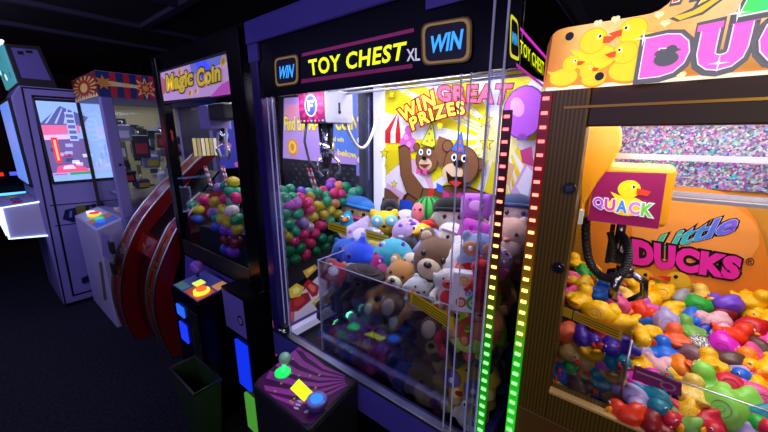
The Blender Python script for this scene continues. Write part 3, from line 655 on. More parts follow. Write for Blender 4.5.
# striped tent
tp=[(-1.222,1.736)][0]; tb=[(-1.322,1.626),(-1.278,1.619),(-1.24,1.613),(-1.202,1.613),(-1.165,1.613)]
for i in range(4): art.poly([tp,tb[i],tb[i+1]],hx('#d8262e' if i%2==0 else '#ffffff'),i==0)
tb2=[(-1.322,1.552),(-1.278,1.552),(-1.239,1.553),(-1.201,1.553),(-1.164,1.56)]
for i in range(4): art.poly([tb[i],tb[i+1],tb2[i+1],tb2[i]],hx('#c8202a' if i%2==0 else '#f6e8f0'),i==0)
# cotton candy
for p,r in zip([(-1.15,1.584),(-1.178,1.56),(-1.12,1.56),(-1.143,1.63),(-1.148,1.53),(-1.112,1.525),(-1.185,1.524)],(.034,.028,.028,.026,.028,.022,.022)): art.ell(p,r,r,hx('#d86ac8'))
for p,r in zip([(-1.157,1.589),(-1.134,1.548)],(.018,.016)): art.ell(p,r,r,hx('#f0a0e0'))
# bears
BR,BD,CR=hx('#7d5236'),hx('#3a2116'),hx('#e0c0a0')
def blob(px,c,o=True):
    if o: art.poly(shrink(px,1.07),BD)
    art.poly(px,c)
blob([(-1.142,1.23),(-1.07,1.287),(-0.945,1.288),(-0.869,1.318),(-0.735,1.32),(-0.611,1.29),(-0.505,1.312),(-0.474,1.295),(-0.466,1.209),(-0.581,1.181),(-0.572,0.941),(-1.102,0.812),(-1.202,1.105)],BR)
blob([(-1.208,1.523),(-1.163,1.536),(-1.126,1.513),(-1.109,1.382),(-1.027,1.298),(-1.053,1.215),(-1.143,1.255),(-1.19,1.358)],BR)
blob([(-1.203,1.21),(-1.251,1.158),(-1.3,1.151),(-1.32,1.196),(-1.317,1.263),(-1.276,1.254)],BR)
art.ell([(-1.166,1.5)][0],.03,.03,BR)
def bear_head(hd,r,mz,ears,hat,hcol,dots):
    for e in ears: art.ell(e,r*.34,r*.34,BD); art.ell(e,r*.28,r*.28,BR)
    art.ell(hd,r*1.05,r*1.08,BD); art.ell(hd,r,r*1.02,BR); art.ell(mz,r*.62,r*.5,CR)
    art.poly(shrink(hat,1.1),BD); art.poly(hat,hx(hcol))
    for q in dots: art.ell(q,r*.09,r*.09,hx('#e04a3a'))
h1=[(-1.006,1.459)][0]
bear_head(h1,.072,[(-1.012,1.435)][0],[(-1.077,1.532),(-0.891,1.508)],[(-0.974,1.67),(-1.043,1.55),(-0.969,1.534),(-0.95,1.546)],'#c8e03a',[(-0.991,1.607),(-1.003,1.567),(-0.97,1.573),(-0.979,1.634)])
art.poly([(-0.955,1.518),(-0.926,1.596),(-0.851,1.574),(-0.87,1.465),(-0.912,1.418)],BR)
for p in [(-1.041,1.504),(-0.987,1.506)]: art.ell(p,.015,.018,hx('#ffffff')); art.ell(p,.008,.010,hx('#2a5ad8'))
art.ell([(-1.016,1.47)][0],.017,.012,K); art.poly([(-1.06,1.433),(-0.971,1.438),(-1.011,1.412)],hx('#7a2a2a'))
h2=[(-0.784,1.442)][0]
bear_head(h2,.100,[(-0.83,1.401)][0],[(-0.683,1.453),(-0.868,1.542)],[(-0.789,1.617),(-0.842,1.521),(-0.765,1.507)],'#3a6ae0',[(-0.797,1.564),(-0.807,1.532),(-0.784,1.528)])
for p in [(-0.822,1.483),(-0.763,1.48)]: art.ell(p,.017,.02,hx('#ffffff')); art.ell(p,.009,.012,K)
art.ell([(-0.797,1.452)][0],.028,.02,K)
art.poly([(-0.867,1.409),(-0.828,1.379),(-0.763,1.383),(-0.76,1.34),(-0.801,1.319),(-0.851,1.343)],hx('#2a0a0c')); art.poly([(-0.845,1.349),(-0.809,1.363),(-0.767,1.35),(-0.801,1.319)],hx('#d8302a'))
# bows, straps, belt
def bow(c,w,col):
    art.poly([(c[0],c[1]),(c[0]-w,c[1]+w*.55),(c[0]-w,c[1]-w*.55)],hx(col)); art.poly([(c[0],c[1]),(c[0]+w,c[1]+w*.5),(c[0]+w,c[1]-w*.6)],hx(col),False); art.ell(c,w*.3,w*.3,hx('#a02a70'))
bow([(-1.024,1.394)][0],.036,'#f04aa8'); art.poly([(-0.921,1.337),(-0.882,1.323),(-0.879,1.283),(-0.919,1.29)],hx('#2a6ae0')); bow([(-0.822,1.272)][0],.055,'#d83a90')
art.poly([(-0.966,1.303),(-0.932,1.301),(-0.966,1.146),(-1.001,1.141)],hx('#d8302a'))
art.poly([(-1.172,1.213),(-1.082,1.211),(-1.065,1.125),(-1.186,1.107)],hx('#2a50d0')); art.poly([(-1.203,1.21),(-1.172,1.213),(-1.202,1.105),(-1.234,1.1)],hx('#e8c020')); art.poly([(-1.081,1.174),(-0.996,1.197),(-0.994,1.142),(-1.065,1.125)],hx('#e8b020'),False)
for p,r in zip([(-1.242,1.835),(-1.134,1.844),(-0.91,1.649),(-0.656,1.67),(-0.643,1.561),(-1.293,1.49),(-1.213,1.305),(-1.277,1.409),(-0.734,1.716)],(.026,.017,.024,.034,.034,.03,.022,.015,.014)): art.star(p,r*1.25,hx('#4a3a10')); art.star(p,r,hx('#f8e020'))
art.text('GREAT',[(-0.938,1.855),(-0.534,1.83),(-0.553,1.741),(-0.922,1.776)],hx('#f0486a'),.035,hx('#4a0c1c'),.055,space=1.12)
art.text('WIN',[(-1.189,1.746),(-0.956,1.836),(-0.934,1.756),(-1.151,1.671)],hx('#f8f03a'),.03,hx('#8a0c12'),.09,space=1.2)
art.text('PRIZES',[(-1.109,1.692),(-0.776,1.77),(-0.761,1.703),(-1.08,1.624)],hx('#f8f03a'),.03,hx('#8a0c12'),.09,space=1.18,arc=.02)
art.ell([(-0.476,1.701)][0],.096,.118,hx('#4a2a80')); art.ell([(-0.476,1.701)][0],.090,.112,hx('#a44ac8')); art.ell([(-0.505,1.725)][0],.03,.045,hx('#c88ae8'),.4)
art.poly([(-0.485,1.606),(-0.457,1.605),(-0.445,1.578),(-0.496,1.577)],hx('#7a3aa0')); 
art.poly([(-0.497,1.333),(-0.44,1.484),(-0.367,1.418),(-0.338,1.153),(-0.505,1.15)],hx('#d8a8d0')); art.poly([(-0.475,1.36),(-0.434,1.461),(-0.403,1.429),(-0.421,1.291)],hx('#f0e6fa'))
art.poly([(-0.473,1.531),(-0.425,1.55),(-0.402,1.458),(-0.458,1.474)],hx('#c03a80')); art.poly([(-0.54,1.48),(-0.49,1.463),(-0.509,1.357),(-0.536,1.38)],hx('#e0b080'),False)
art.build('bear_poster','print',T)
# right inner strip of LEDs
def led_strip(x0,x1,y0,y1,z0,z1,face,parent,n,film='led_film'):
    def colr(z):
        st=[(0,'#30ff3a'),(1.02,'#40ff3a'),(1.12,'#c8f030'),(1.24,'#ffc028'),(1.40,'#ff5a20'),(1.52,'#ff2018'),(3,'#ff2018')]
        for (a,c),(b,d) in zip(st,st[1:]):
            if a<=z<=b:
                t=(z-a)/(b-a); p,q=hx(c),hx(d); return tuple(p[k]*(1-t)+q[k]*t for k in range(4))
    mb=MB()
    for i in range(24):
        a=z0+(z1-z0)*i/24; b=z0+(z1-z0)*(i+1)/24; c=colr((a+b)/2); k=(.03 if film=='led_film_dim' else .10)+.38*max(0,min(1,(1.25-a)/.5)); mb.B(x0,y0,a,x1,y1,b,(c[0]*k,c[1]*k,c[2]*k,1))  # glow of the LEDs painted into the film, stronger towards the bottom
    s=mb.build('led_strip',film,parent)
    for i in range(n):
        z=z0+(z1-z0)*(i+.5)/n; c=colr(z); c=tuple(c[k]*.9+.08 for k in range(3))+(1,)
        MB().B(x0+.005,y0-.003,z-.0035,x1-.005,y0+.001,z+.0035,c).build('led','led',s)
led_strip(-.298,-.275,.852,.858,.50,1.66,'y',T,38,'led_film_dim')
# gantry: rails, carriage, claw, cables
for y_ in (1.02,1.13): MB().tube([(-1.32,y_,1.782),(-.32,y_,1.782)],.005,8).build('gantry_rail','aluminium',T)
for x_ in (-1.32,-.335): MB().B(x_,.93,1.88,x_+.018,1.66,1.90).build('side_rail','aluminium',T)

gc=MB().B(-1.286,1.0,1.652,-1.107,1.17,1.79,hx('#b4b4cc')); gc=gc.build('carriage','plain',T,bevel=.006)
art=Art('y',.9995); art.poly(rect(-1.283,1.655,-1.110,1.788),hx('#8a1a58'))
for i in range(10):
    a=i*PI/5; art.poly([(-1.20,1.722),(-1.20+.083*math.cos(a),1.722+.060*math.sin(a)),(-1.20+.083*math.cos(a+.3),1.722+.060*math.sin(a+.3))],hx('#c0307a'),i==0)
c0,c1=-1.20,1.727; art.ell((c0,c1),.042,.048,hx('#e8e4ff')); art.ell((c0,c1),.035,.041,hx('#3a4a9a')); art.poly([(c0+dx*1.3,c1+dz*1.3) for dx,dz in ((-.014,.017),(.016,.017),(.016,.009),(-.005,.009),(-.005,.003),(.011,.003),(.011,-.004),(-.005,-.004),(-.005,-.018),(-.014,-.018))],hx('#f0e0f0'))
for i in range(7): art.ell((-1.272+i*.025,1.662),.006,.0045,hx(['#50e0ff','#ffe050','#ff60c0'][i%3]),up=i==0)
art.build('carriage_print','print',gc)
art=Art('x',-1.1065,1); art.poly(rect(1.075,1.70,1.087,1.74),hx('#2a2a38')); art.ell((1.081,1.70),.009,.009,hx('#15151f')); art.poly(rect(1.04,1.668,1.13,1.676),hx('#b0acc8')); art.build('label_strip','print',gc)
mb=MB(); mb.tube([(-1.20,1.085,1.655),(-1.20,1.085,1.58),(-1.20,1.085,1.50)],[.024,.024,.03],12); mb.cyl((-1.20,1.085,1.54),.036,.05)
cl=mb.build('claw','chrome',T)
for k in range(3):
    a=k*2*PI/3+.4; d=Vector((math.cos(a),math.sin(a),0)); c=Vector((-1.20,1.085,1.51))
    MB().tube([c+d*.02,c+d*.055+Vector((0,0,-.03)),c+d*.06+Vector((0,0,-.07)),c+d*.03+Vector((0,0,-.10))],[.007,.007,.006,.004],8).build('finger','chrome',cl)
def loop(a,b,dip,n=14): 
    a,b=Vector(a),Vector(b); return [a.lerp(b,i/n)+Vector((0,0,-dip*(1-(2*i/n-1)**2))) for i in range(n+1)]
MB().tube(loop((-1.165,1.08,1.652),(-1.235,1.08,1.652),.20),.013,8).build('coiled_cable','black_plastic',T)
MB().tube(loop((-1.14,1.15,1.655),(-1.32,1.62,1.76),.17),.008,8,hx('#e0deef')).build('cable','plain',T)
MB().tube([(-1.265,1.02,1.655),(-1.285,1.02,1.57),(-1.27,1.03,1.48),(-1.225,1.05,1.43),(-1.19,1.07,1.44)],.006,8,hx('#55556a')).build('cable','plain',T)
# chute: inner rail with its brightness painted as emission, clear partitions with caution labels
MB().B(-1.335,.88,.585,-1.295,1.40,.628,hx('#cfcaf6')).build('inner_rail','emit_soft',T,bevel=.004)
ch=MB().B(-1.085,.895,.58,-.42,.899,1.06).build('clear_partition','acrylic',T); MB().B(-1.085,.90,.58,-1.081,1.21,1.06).build('clear_partition','acrylic',T); MB().B(-1.335,1.21,.60,-.80,1.214,1.055).build('clear_partition','acrylic',T)
mb=MB(); mb.tube([(-.42,.897,1.06),(-1.083,.897,1.06),(-1.083,1.21,1.06)],.0022,6,hx('#a8a4d0')); mb.tube([(-1.083,.897,1.06),(-1.083,.897,.60)],.002,6,hx('#a8a4d0')); mb.build('polished_edge','edge_emit',ch)  # sheet edges emit a little, their bright line is painted in
def caution(px,y,n,parent):
    art=Art('y',y); q=px; art.poly(q,hx('#f0d020'))
    for i in range(n):
        t0=(i+1)/(n+1.2); l=lambda a,b,t:(a[0]+(b[0]-a[0])*t,a[1]+(b[1]-a[1])*t)
        a=l(q[0],q[3],t0); b=l(q[1],q[2],t0); c=l(q[1],q[2],t0+.09); d=l(q[0],q[3],t0+.09)
        art.poly([l(a,b,.06),l(a,b,.92),l(d,c,.92),l(d,c,.06)],hx('#6a5a10'))
    return art.build('caution_label','print',parent)
caution([(-0.584,1.067),(-0.416,1.024),(-0.417,0.976),(-0.587,1.023)],.893,4,ch)
caution([(-1.355,1.126),(-1.206,1.128),(-1.208,1.072),(-1.358,1.085)],1.208,2,ch); caution([(-1.071,1.136),(-0.923,1.127),(-0.923,1.087),(-1.072,1.082)],1.208,2,ch)
# door lock at the lower left corner
mb=MB(); mb.box((-1.285,.832,.665),(.05,.03,.05)); lk=mb.build('door_lock','black_metal',T,bevel=.004)
mb=MB(); mb.cyl((-1.265,.812,.672),.012,.02,(PI/2,0,0)); mb.cyl((-1.302,.82,.66),.010,.02,(PI/2,0,0)); mb.build('lock_barrel','chrome',lk)
# control console
mb=MB().hexa([(-1.165,.60,0),(-.79,.60,0),(-.79,.84,0),(-1.165,.84,0),(-1.165,.572,.59),(-.79,.572,.59),(-.79,.835,.635),(-1.165,.835,.635)])
cp=mb.build('control_console','black_plastic',T,bevel=.02)
zc=lambda y:.5915+(y-.572)/.263*.045
q=lambda x,y,c:(x,y,zc(y)+c)
mb=MB()
cxx,cyy=-.80,.83
base=[(-1.155,.60),(-1.13,.582),(-.83,.582),(-.80,.60),(-.80,.80),(-1.155,.82)]
mb.add([q(x,y,.001) for x,y in base],[list(range(6))],hx('#5a1a5e'))
def inb(x,y): return max(-1.153,min(-.802,x)),max(.586,min(.815,y))
for i in range(6):
    a=PI*.55+i*.2; b=a+.11
    for r0,r1 in ((.05,.16),(.16,.27),(.27,.40)):
        tw=.0 if r0<.1 else (.12 if r0<.2 else .26); tw1=.12 if r0<.1 else (.26 if r0<.2 else .4)
        P_=[(cxx+r0*math.cos(a+tw),cyy+.9*r0*math.sin(a+tw)-0),(cxx+r1*math.cos(a+tw1),cyy+.9*r1*math.sin(a+tw1)),(cxx+r1*math.cos(b+tw1),cyy+.9*r1*math.sin(b+tw1)),(cxx+r0*math.cos(b+tw),cyy+.9*r0*math.sin(b+tw))]
        P_=[inb(cxx-abs(x-cxx),cyy-abs(y-cyy)) for x,y in P_]
        mb.add([q(x,y,.0016) for x,y in P_],[(0,1,2,3)],hx('#c04ab8'))
random.seed(3)
for i in range(14):
    x=-1.12+random.random()*.28; y=.60+random.random()*.18; s_=.006
    mb.add([q(x-s_,y,.0022),q(x,y-s_,.0022),q(x+s_,y,.0022),q(x,y+s_,.0022)],[(0,1,2,3)],hx('#e0c84a'))
for i in range(6):
    x=-.945+i*.006; y=.668-i*.013; mb.add([q(x,y,.0024),q(x+.012,y-.003,.0024),q(x+.03,y+.004,.0024),q(x+.018,y+.008,.0024)],[(0,1,2,3)],hx('#e6dcf4'))
for i in range(5):
    x=-.865+i*.011; y=.612+i*.012; mb.add([q(x,y,.0024),q(x+.012,y-.002,.0024),q(x+.018,y+.008,.0024),q(x+.006,y+.012,.0024)],[(0,1,2,3)],hx('#d8cef0'))
mb.build('console_art','print',cp)
p=(-1.089,0.68,0.605); p2=(p[0],p[1])
mb=MB(); mb.cyl((p2[0],p2[1],zc(p2[1])+.004),.034,.008,col=hx('#20e060')); mb.build('joystick_collar','backlit',cp)
mb=MB(); mb.tube([(p2[0],p2[1],zc(p2[1])),(p2[0]+.004,p2[1]+.01,zc(p2[1])+.055)],.008,8,hx('#40ff90')); mb.build('joystick_shaft','backlit',cp)
mb=MB(); mb.ell((p2[0]+.004,p2[1]+.012,zc(p2[1])+.068),.026,col=hx('#a8ecc8')); mb.build('joystick_ball','gloss',cp)
L_=[(-0.994,0.646,0.605),(-1.001,0.697,0.61),(-0.9,0.686,0.61),(-0.896,0.639,0.605)]
mb=MB(); mb.add([q(p[0],p[1],.003) for p in L_],[(0,1,2,3)],hx('#d8e818')); mb.build('instruction_card','backlit',cp)  # sticker brightened by emission, no lamp under it
p=(-0.841,0.657,0.61)
mb=MB(); mb.cyl((p[0],p[1],zc(p[1])+.012),.038,.03,col=hx('#4a4890')); mb.torus((p[0],p[1],zc(p[1])+.027),.032,.008,col=hx('#8a84d8')); bt=mb.build('push_button','gloss',cp)
mb=MB(); mb.cyl((p[0],p[1],zc(p[1])+.029),.024,.012,col=hx('#1c7aff')); mb.build('lit_cap','backlit',bt)

# ================================================================ DUCK MACHINE
D_=thing('duck_crane_machine','gold-framed claw machine full of rubber ducks at the right edge','claw machine',(.16,1.18,0))
dx0,dx1=-.205,.52
MB().B(dx0,.87,0,dx1,1.52,.85,hx('#3a2408')).build('cabinet_body','plain',D_,bevel=.006)
MB().B(dx0,.842,0,dx1,.872,.86,hx('#6a4414')).build('front_board','plain',D_,bevel=.004)
for x0,x1 in ((dx0,-.112),(.43,dx1)): MB().B(x0,.84,.86,x1,.89,1.70).build('post','fluted_bronze',D_,bevel=.004)
MB().B(-.112,.84,.86,.43,.89,.945).build('sill','fluted_bronze',D_,bevel=.003)
MB().B(-.112,.838,.944,.43,.86,.950,hx('#d8b070')).build('sill_lip','gloss',D_)
MB().B(-.112,.84,1.618,.43,.89,1.70,hx('#4a2e18')).build('header','plain',D_,bevel=.003)
MB().B(-.16,.836,1.656,.52,.841,1.661).build('gold_line','gold_paint',D_)
MB().B(dx0,.89,.85,dx0+.02,1.52,1.70,hx('#2a1a08')).build('side_panel','plain',D_); MB().B(dx1-.02,.89,.85,dx1,1.52,1.70,hx('#2a1a08')).build('side_panel','plain',D_)
MB().B(dx0+.02,.89,1.66,dx1-.02,1.52,1.70,hx('#c8c0b8')).build('roof','plain',D_)
MB().B(dx0+.02,1.505,.85,dx1-.02,1.52,1.66,hx('#c88a2a')).build('back_panel','plain',D_)
MB().quad((-.112,.868,.945),(.43,.868,.945),(.43,.868,1.62),(-.112,.868,1.62)).build('front_glass','glass',D_)
for z in ((-0.127,0.84,1.484)[2],(-0.117,0.84,1.293)[2]):
    x=(-0.127,0.84,1.484)[0]
    m_=MB().cyl((x,.835,z),.013,.014,(PI/2,0,0)); o=m_.build('lock','black_metal',D_); MB().cyl((x,.827,z),.007,.006,(PI/2,0,0)).build('lock_barrel','chrome',o)
led_strip(-.208,-.185,.832,.840,.45,1.695,'y',D_,40)
# top sign
sx=.8435
pts=[(-0.205,1.704),(-0.209,1.762),(-0.209,1.79),(-0.203,1.809),(-0.191,1.819),(-0.172,1.821),(-0.115,1.82),(-0.05,1.819),(-0.028,1.82),(-0.018,1.825),(-0.009,1.833),(0.001,1.853)]+[(.27,2.03),(.33,1.91),(.36,1.86),(.47,1.845),(.51,1.82),(.52,1.70)]
mb=MB().prism([(p[0],.845,p[1]) for p in pts],(0,.06,0),hx('#c87a1e')); mb.build('sign_box','plain',D_)
art=Art('y',.8443,step=.0006)
def grad(stops,k): return stops
top=sorted(pts[:-1])
def toph(x):
    for a,b in zip(top,top[1:]):
        if a[0]<=x<=b[0]: return a[1]+(b[1]-a[1])*(x-a[0])/max(1e-6,b[0]-a[0])
    return top[-1][1] if x>top[-1][0] else top[0][1]
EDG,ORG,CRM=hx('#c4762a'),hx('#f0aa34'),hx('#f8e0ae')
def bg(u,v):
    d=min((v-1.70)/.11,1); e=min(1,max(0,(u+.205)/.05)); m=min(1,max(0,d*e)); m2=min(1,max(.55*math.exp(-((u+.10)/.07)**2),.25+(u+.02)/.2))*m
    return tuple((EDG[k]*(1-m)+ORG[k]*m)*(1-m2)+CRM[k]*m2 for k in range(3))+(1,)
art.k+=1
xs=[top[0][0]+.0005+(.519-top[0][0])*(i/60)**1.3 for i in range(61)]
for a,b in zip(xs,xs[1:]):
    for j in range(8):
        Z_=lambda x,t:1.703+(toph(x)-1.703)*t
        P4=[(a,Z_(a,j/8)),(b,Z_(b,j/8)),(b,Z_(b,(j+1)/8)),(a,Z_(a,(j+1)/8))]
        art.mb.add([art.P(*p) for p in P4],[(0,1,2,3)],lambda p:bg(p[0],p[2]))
YL,OR=hx('#ffd81e'),hx('#f0501a')
def duck(h,b,r,face,bw):
    h=(h[0]+.005,h[1]-.006); b=(b[0]+.005,b[1]-.004); r*=.95; bw*=.92
    art.ell(b,bw*1.03,bw*.7,hx('#d89608')); art.ell((b[0],b[1]+.002),bw*.95,bw*.62,YL); art.poly([(b[0]-face*bw*.7,b[1]),(b[0]-face*bw*1.2,b[1]+bw*.6),(b[0]-face*bw*.3,b[1]+bw*.4)],YL)
    art.ell(h,r*1.08,r*1.08,hx('#e0a408')); art.ell(h,r,r,YL)
    art.poly([(h[0]+face*r*.75,h[1]+r*.25),(h[0]+face*r*1.2,h[1]+r*.2),(h[0]+face*r*1.75,h[1]+r*.05),(h[0]+face*r*1.25,h[1]-r*.35),(h[0]+face*r*.75,h[1]-r*.3)],OR)
    art.ell((h[0]+face*r*.45,h[1]+r*.3),r*.17,r*.2,hx('#fff8e0')); art.ell((h[0]+face*r*.5,h[1]+r*.3),r*.1,r*.13,K)
duck([(-0.063,1.8)][0],[(-0.043,1.766)][0],.023,-1,.042)
duck([(-0.126,1.791)][0],[(-0.12,1.755)][0],.024,1,.042)
duck([(-0.16,1.752)][0],[(-0.172,1.723)][0],.016,1,.030)
duck([(-0.128,1.736)][0],[(-0.115,1.714)][0],.013,1,.024)
duck([(-0.068,1.759)][0],[(-0.057,1.725)][0],.020,-1,.038)
for p,r in zip([(-0.162,1.797),(-0.099,1.714)],(.008,.008)): art.ell(p,r,r,hx('#14101c'))
for p in [(-0.021,1.81),(-0.086,1.815),(0.025,1.705),(-0.114,1.813),(-0.01,1.794)]: art.ell((p[0]-.003,p[1]),.004,.004,hx('#f8dca8')); art.ell((p[0]+.003,p[1]),.004,.004,hx('#f8dca8'),up=False); art.poly([(p[0]-.006,p[1]-.001),(p[0]+.006,p[1]-.001),(p[0],p[1]-.009)],hx('#f8dca8'),False)
def slab(word,quad,col,out,ow):
    art.text(word,quad,hx(col),.055,hx('#fff0fa'),.012) if ow==0 else art.text(word,quad,hx(col),.07,hx(out),ow)
u0=[(-0.051,1.846)][0][0]
# heavy outlined lettering: DUCKS below, My Little above
A0,A1,A2,A3=[(-0.04,1.771),(0.083,1.775),(0.096,1.701),(-0.028,1.7)]
zt=lambda x: A0[1]+(x-A0[0])*.09; zb=lambda x: A3[1]+(x-A3[0])*.035
ltr=[('D',-.036,.031),('U',.039,.101),('C',.109,.170),('K',.176,.244),('S',.250,.308)]
for c,a,b in ltr:
    qd=[(a,zt(a)),(b,zt(b)),(b,zb(b)),(a,zb(a))]; art.text(c,qd,hx('#5a5a60'),.13,hx('#5a5a60'),.09)
for c,a,b in ltr:
    qd=[(a+.002,zt(a)-.002),(b-.002,zt(b)-.002),(b-.002,zb(b)+.003),(a+.002,zb(a)+.003)]; art.text(c,qd,hx('#f26ad0'),.085,hx('#ffe8f8'),.022)
a,b=ltr[0][1],ltr[0][2]
art.ell((a+.036,zb(a)+.031),.017,.012,hx('#5a5a60')); art.ell((a+.041,zb(a)+.045),.008,.008,hx('#5a5a60')); art.poly([(a+.047,zb(a)+.047),(a+.056,zb(a)+.044),(a+.047,zb(a)+.041)],hx('#5a5a60')); art.ell((a+.024,zb(a)+.042),.006,.004,hx('#5a5a60'),.5)
for x in (ltr[1][1]+.012,ltr[1][2]-.010): art.poly([(x-.017,zt(x)-.002),(x+.014,zt(x)),(x+.014,zt(x)-.010),(x-.017,zt(x)-.012)],hx('#f26ad0'))
rb=rainbow(['#f04a2a','#f8a020','#f6e83a','#8ae03a'])
qd=[(-0.012,1.881),(0.062,1.879),(0.063,1.803),(-0.004,1.8)]; art.text('My',qd,hx('#5a5a60'),.05,hx('#5a5a60'),.06,shear=.35); art.text('My',qd,rb,.03,hx('#ffffff'),.012,shear=.35)
ax,az=[(-0.006,1.797)][0]
art.poly([(0.022,1.805),(0.057,1.822),(0.061,1.812),(0.037,1.792),(0.006,1.787),(-0.006,1.794)],hx('#5a5a60')); art.poly([(0.023,1.8),(0.055,1.818),(0.057,1.813),(0.035,1.796),(0.009,1.789),(-0.001,1.796)],hx('#f6c83a'))
la=[(0.086,1.78)][0]
qd=[(la[0],la[1]+.13),(la[0]+.22,la[1]+.15),(la[0]+.20,la[1]+.012),(la[0]-.006,la[1])]; art.text('Little',qd,hx('#5a5a60'),.05,hx('#5a5a60'),.06,shear=.35); art.text('Little',qd,rainbow(['#4ae05a','#3ad0a0','#3a8af0','#a04af0']),.03,hx('#ffffff'),.012,shear=.35)
for p in [(-0.037,1.768),(0.068,1.714),(0.078,1.785)]: art.star(p,.014,hx('#ffffff'),4,.14)
art.build('sign_art','backlit',D_)
MB().B(dx0+.004,.838,1.696,dx1,.846,1.703,hx('#fff2d8')).build('sign_edge','backlit',D_)
# back wall: foil over an orange panel
MB().B(dx0+.025,1.495,1.43,dx1-.02,1.504,1.66).build('foil_panel','holographic_foil',D_)
for z in (1.535,1.428): MB().B(-.18,1.30,z-.008,.49,1.325,z+.008).build('gantry_rail','aluminium',D_)
MB().B(-.18,1.26,1.415,.49,1.275,1.425).build('gantry_rail','aluminium',D_)
yo=1.485
pan=[(-0.126,1.42),(0.151,1.431),(0.204,1.424),(0.253,1.394),(0.292,1.345),(0.32,1.286),(0.341,1.219),(0.378,1.033),(-0.087,0.857),(-0.159,1.417)]
mb=MB().prism([(p[0],yo,p[1]) for p in pan],(0,.008,0),hx('#f08a24')); pp=mb.build('orange_panel','plain',D_)
art=Art('y',yo-.001)
art.ell([(0.153,1.27)][0],.16,.13,hx('#f8a04a')); 
qd=[(0.081,1.238),(0.249,1.368),(0.254,1.303),(0.086,1.19)]
art.text('Little',[(0.056,1.241),(0.248,1.364),(0.261,1.304),(0.064,1.189)],hx('#141020'),.05,hx('#141020'),.05,shear=.35); art.text('Little',[(0.056,1.241),(0.248,1.364),(0.261,1.304),(0.064,1.189)],rainbow(['#5ac85a','#3ad0c0','#4a7af0','#8a5af0']),.03,hx('#e8f0ff'),.012,shear=.35)
qd=[(-0.001,1.23),(0.286,1.223),(0.289,1.144),(0.017,1.131)]
art.text('DUCKS',qd,hx('#1a0a18'),.10,hx('#1a0a18'),.07,space=1.08); art.text('DUCKS',qd,hx('#f02ab0'),.07,space=1.08)
art.text('®',[(0.291,1.224),(0.309,1.228),(0.314,1.202),(0.295,1.198)],hx('#241018'),.01)
for (hx_,bx_,f) in (((642,276),(640,284),1),((678,279),(684,288),-1)):
    h=[(0.05,1.092),(0.148,1.108)][0 if f==1 else 1]; b=[(0.048,1.059),(0.169,1.079)][0 if f==1 else 1]
    art.ell(b,.05,.03,hx('#f0b020')); art.ell(h,.032,.03,hx('#f4c030')); art.poly([(h[0]+f*.02,h[1]+.008),(h[0]+f*.055,h[1]),(h[0]+f*.02,h[1]-.014)],hx('#d83a1a')); art.ell((h[0]+f*.008,h[1]+.01),.006,.007,K)
art.build('panel_art','print',pp)
MB().B(.37,1.45,1.03,.40,1.49,1.41,hx('#c89a2a')).build('yellow_pillar','plain',D_) 
# gantry head: yellow housing, magenta plate, QUACK
mb=MB().B(-.112,1.055,1.372,.062,1.20,1.523); hd=mb.build('gantry_head','yellow_plastic',D_,bevel=.012)
art=Art('y',1.0545)
pl=[(-0.103,1.505),(0.043,1.51),(0.048,1.37),(-0.105,1.369)]; art.poly(pl,hx('#8a1350'))
dk=[(-0.028,1.472),(-0.03,1.422),(0.017,1.428)]
b=[(-0.025,1.42)][0]; h=[(-0.025,1.465)][0]
art.ell(b,.040,.026,YL); art.poly([(b[0]-.02,b[1]+.01),(b[0]-.04,b[1]+.035),(b[0],b[1]+.02)],YL); art.ell(h,.024,.023,YL); art.poly([(h[0]+.016,h[1]+.004),(h[0]+.045,h[1]-.002),(h[0]+.040,h[1]-.014),(h[0]+.016,h[1]-.012)],hx('#e0401a')); art.ell((h[0]+.008,h[1]+.007),.004,.005,hx('#fff8e0')); art.ell((h[0]+.009,h[1]+.007),.0025,.0035,K)
q4=[(-0.101,1.436),(0.032,1.434),(0.033,1.4),(-0.098,1.405)]; q0,q1,q2,q3=q4
cols=['#b05ae0','#e04a9a','#4a8af0','#e08ad0','#7ad04a']
for i,ch_ in enumerate('QUACK'):
    l=lambda a,b,t:(a[0]+(b[0]-a[0])*t,a[1]+(b[1]-a[1])*t); t0,t1=i/5+.01,(i+1)/5-.01
    art.text(ch_,[l(q0,q1,t0),l(q0,q1,t1),l(q3,q2,t1),l(q3,q2,t0)],hx(cols[i]),.04,hx('#f4f0ff'),.06)
art.build('head_plate','emit_soft',hd)
# bent arm over the head
pa=[(-0.147,1.624),(-0.068,1.625),(-0.061,1.605),(-0.058,1.571),(-0.07,1.53),(-0.097,1.473),(-0.118,1.416),(-0.117,1.387),(-0.126,1.38)]
mb=MB().prism([(p[0],1.04,p[1]) for p in pa],(0,.05,0)); mb.build('bent_arm','yellow_plastic',D_,bevel=.005)
MB().B(-.125,1.028,1.36,-.115,1.04,1.40,hx('#f0f0f0')).build('white_tab','plain',D_)
# hoses and claw
def hose(pts,r,parent,name='corrugated_hose'):
    P_=[Vector(p) for p in pts]; fine=[]; 
    for i in range(len(P_)-1):
        a=P_[max(i-1,0)]; b=P_[i]; c=P_[i+1]; d=P_[min(i+2,len(P_)-1)]
        for k in range(12):
            t=k/12; fine.append(.5*((2*b)+(-a+c)*t+(2*a-5*b+4*c-d)*t*t+(-a+3*b-3*c+d)*t**3))
    fine.append(P_[-1]); return MB().tube(fine,[r*(1 if i%2 else .8) for i in range(len(fine))],12,smooth=False).build(name,'black_plastic',parent)
hose([(-0.117,1.12,1.363),(-0.108,1.12,1.293),(-0.09,1.12,1.227),(-0.059,1.12,1.193),(-0.029,1.12,1.189),(-0.006,1.12,1.217),(-0.001,1.12,1.261),(-0.009,1.12,1.301),(-0.024,1.12,1.322),(-0.038,1.12,1.325)],.013,D_)
hose([(-0.053,1.13,1.326),(-0.041,1.13,1.286),(-0.036,1.13,1.237)],.010,D_,'inner_hose')
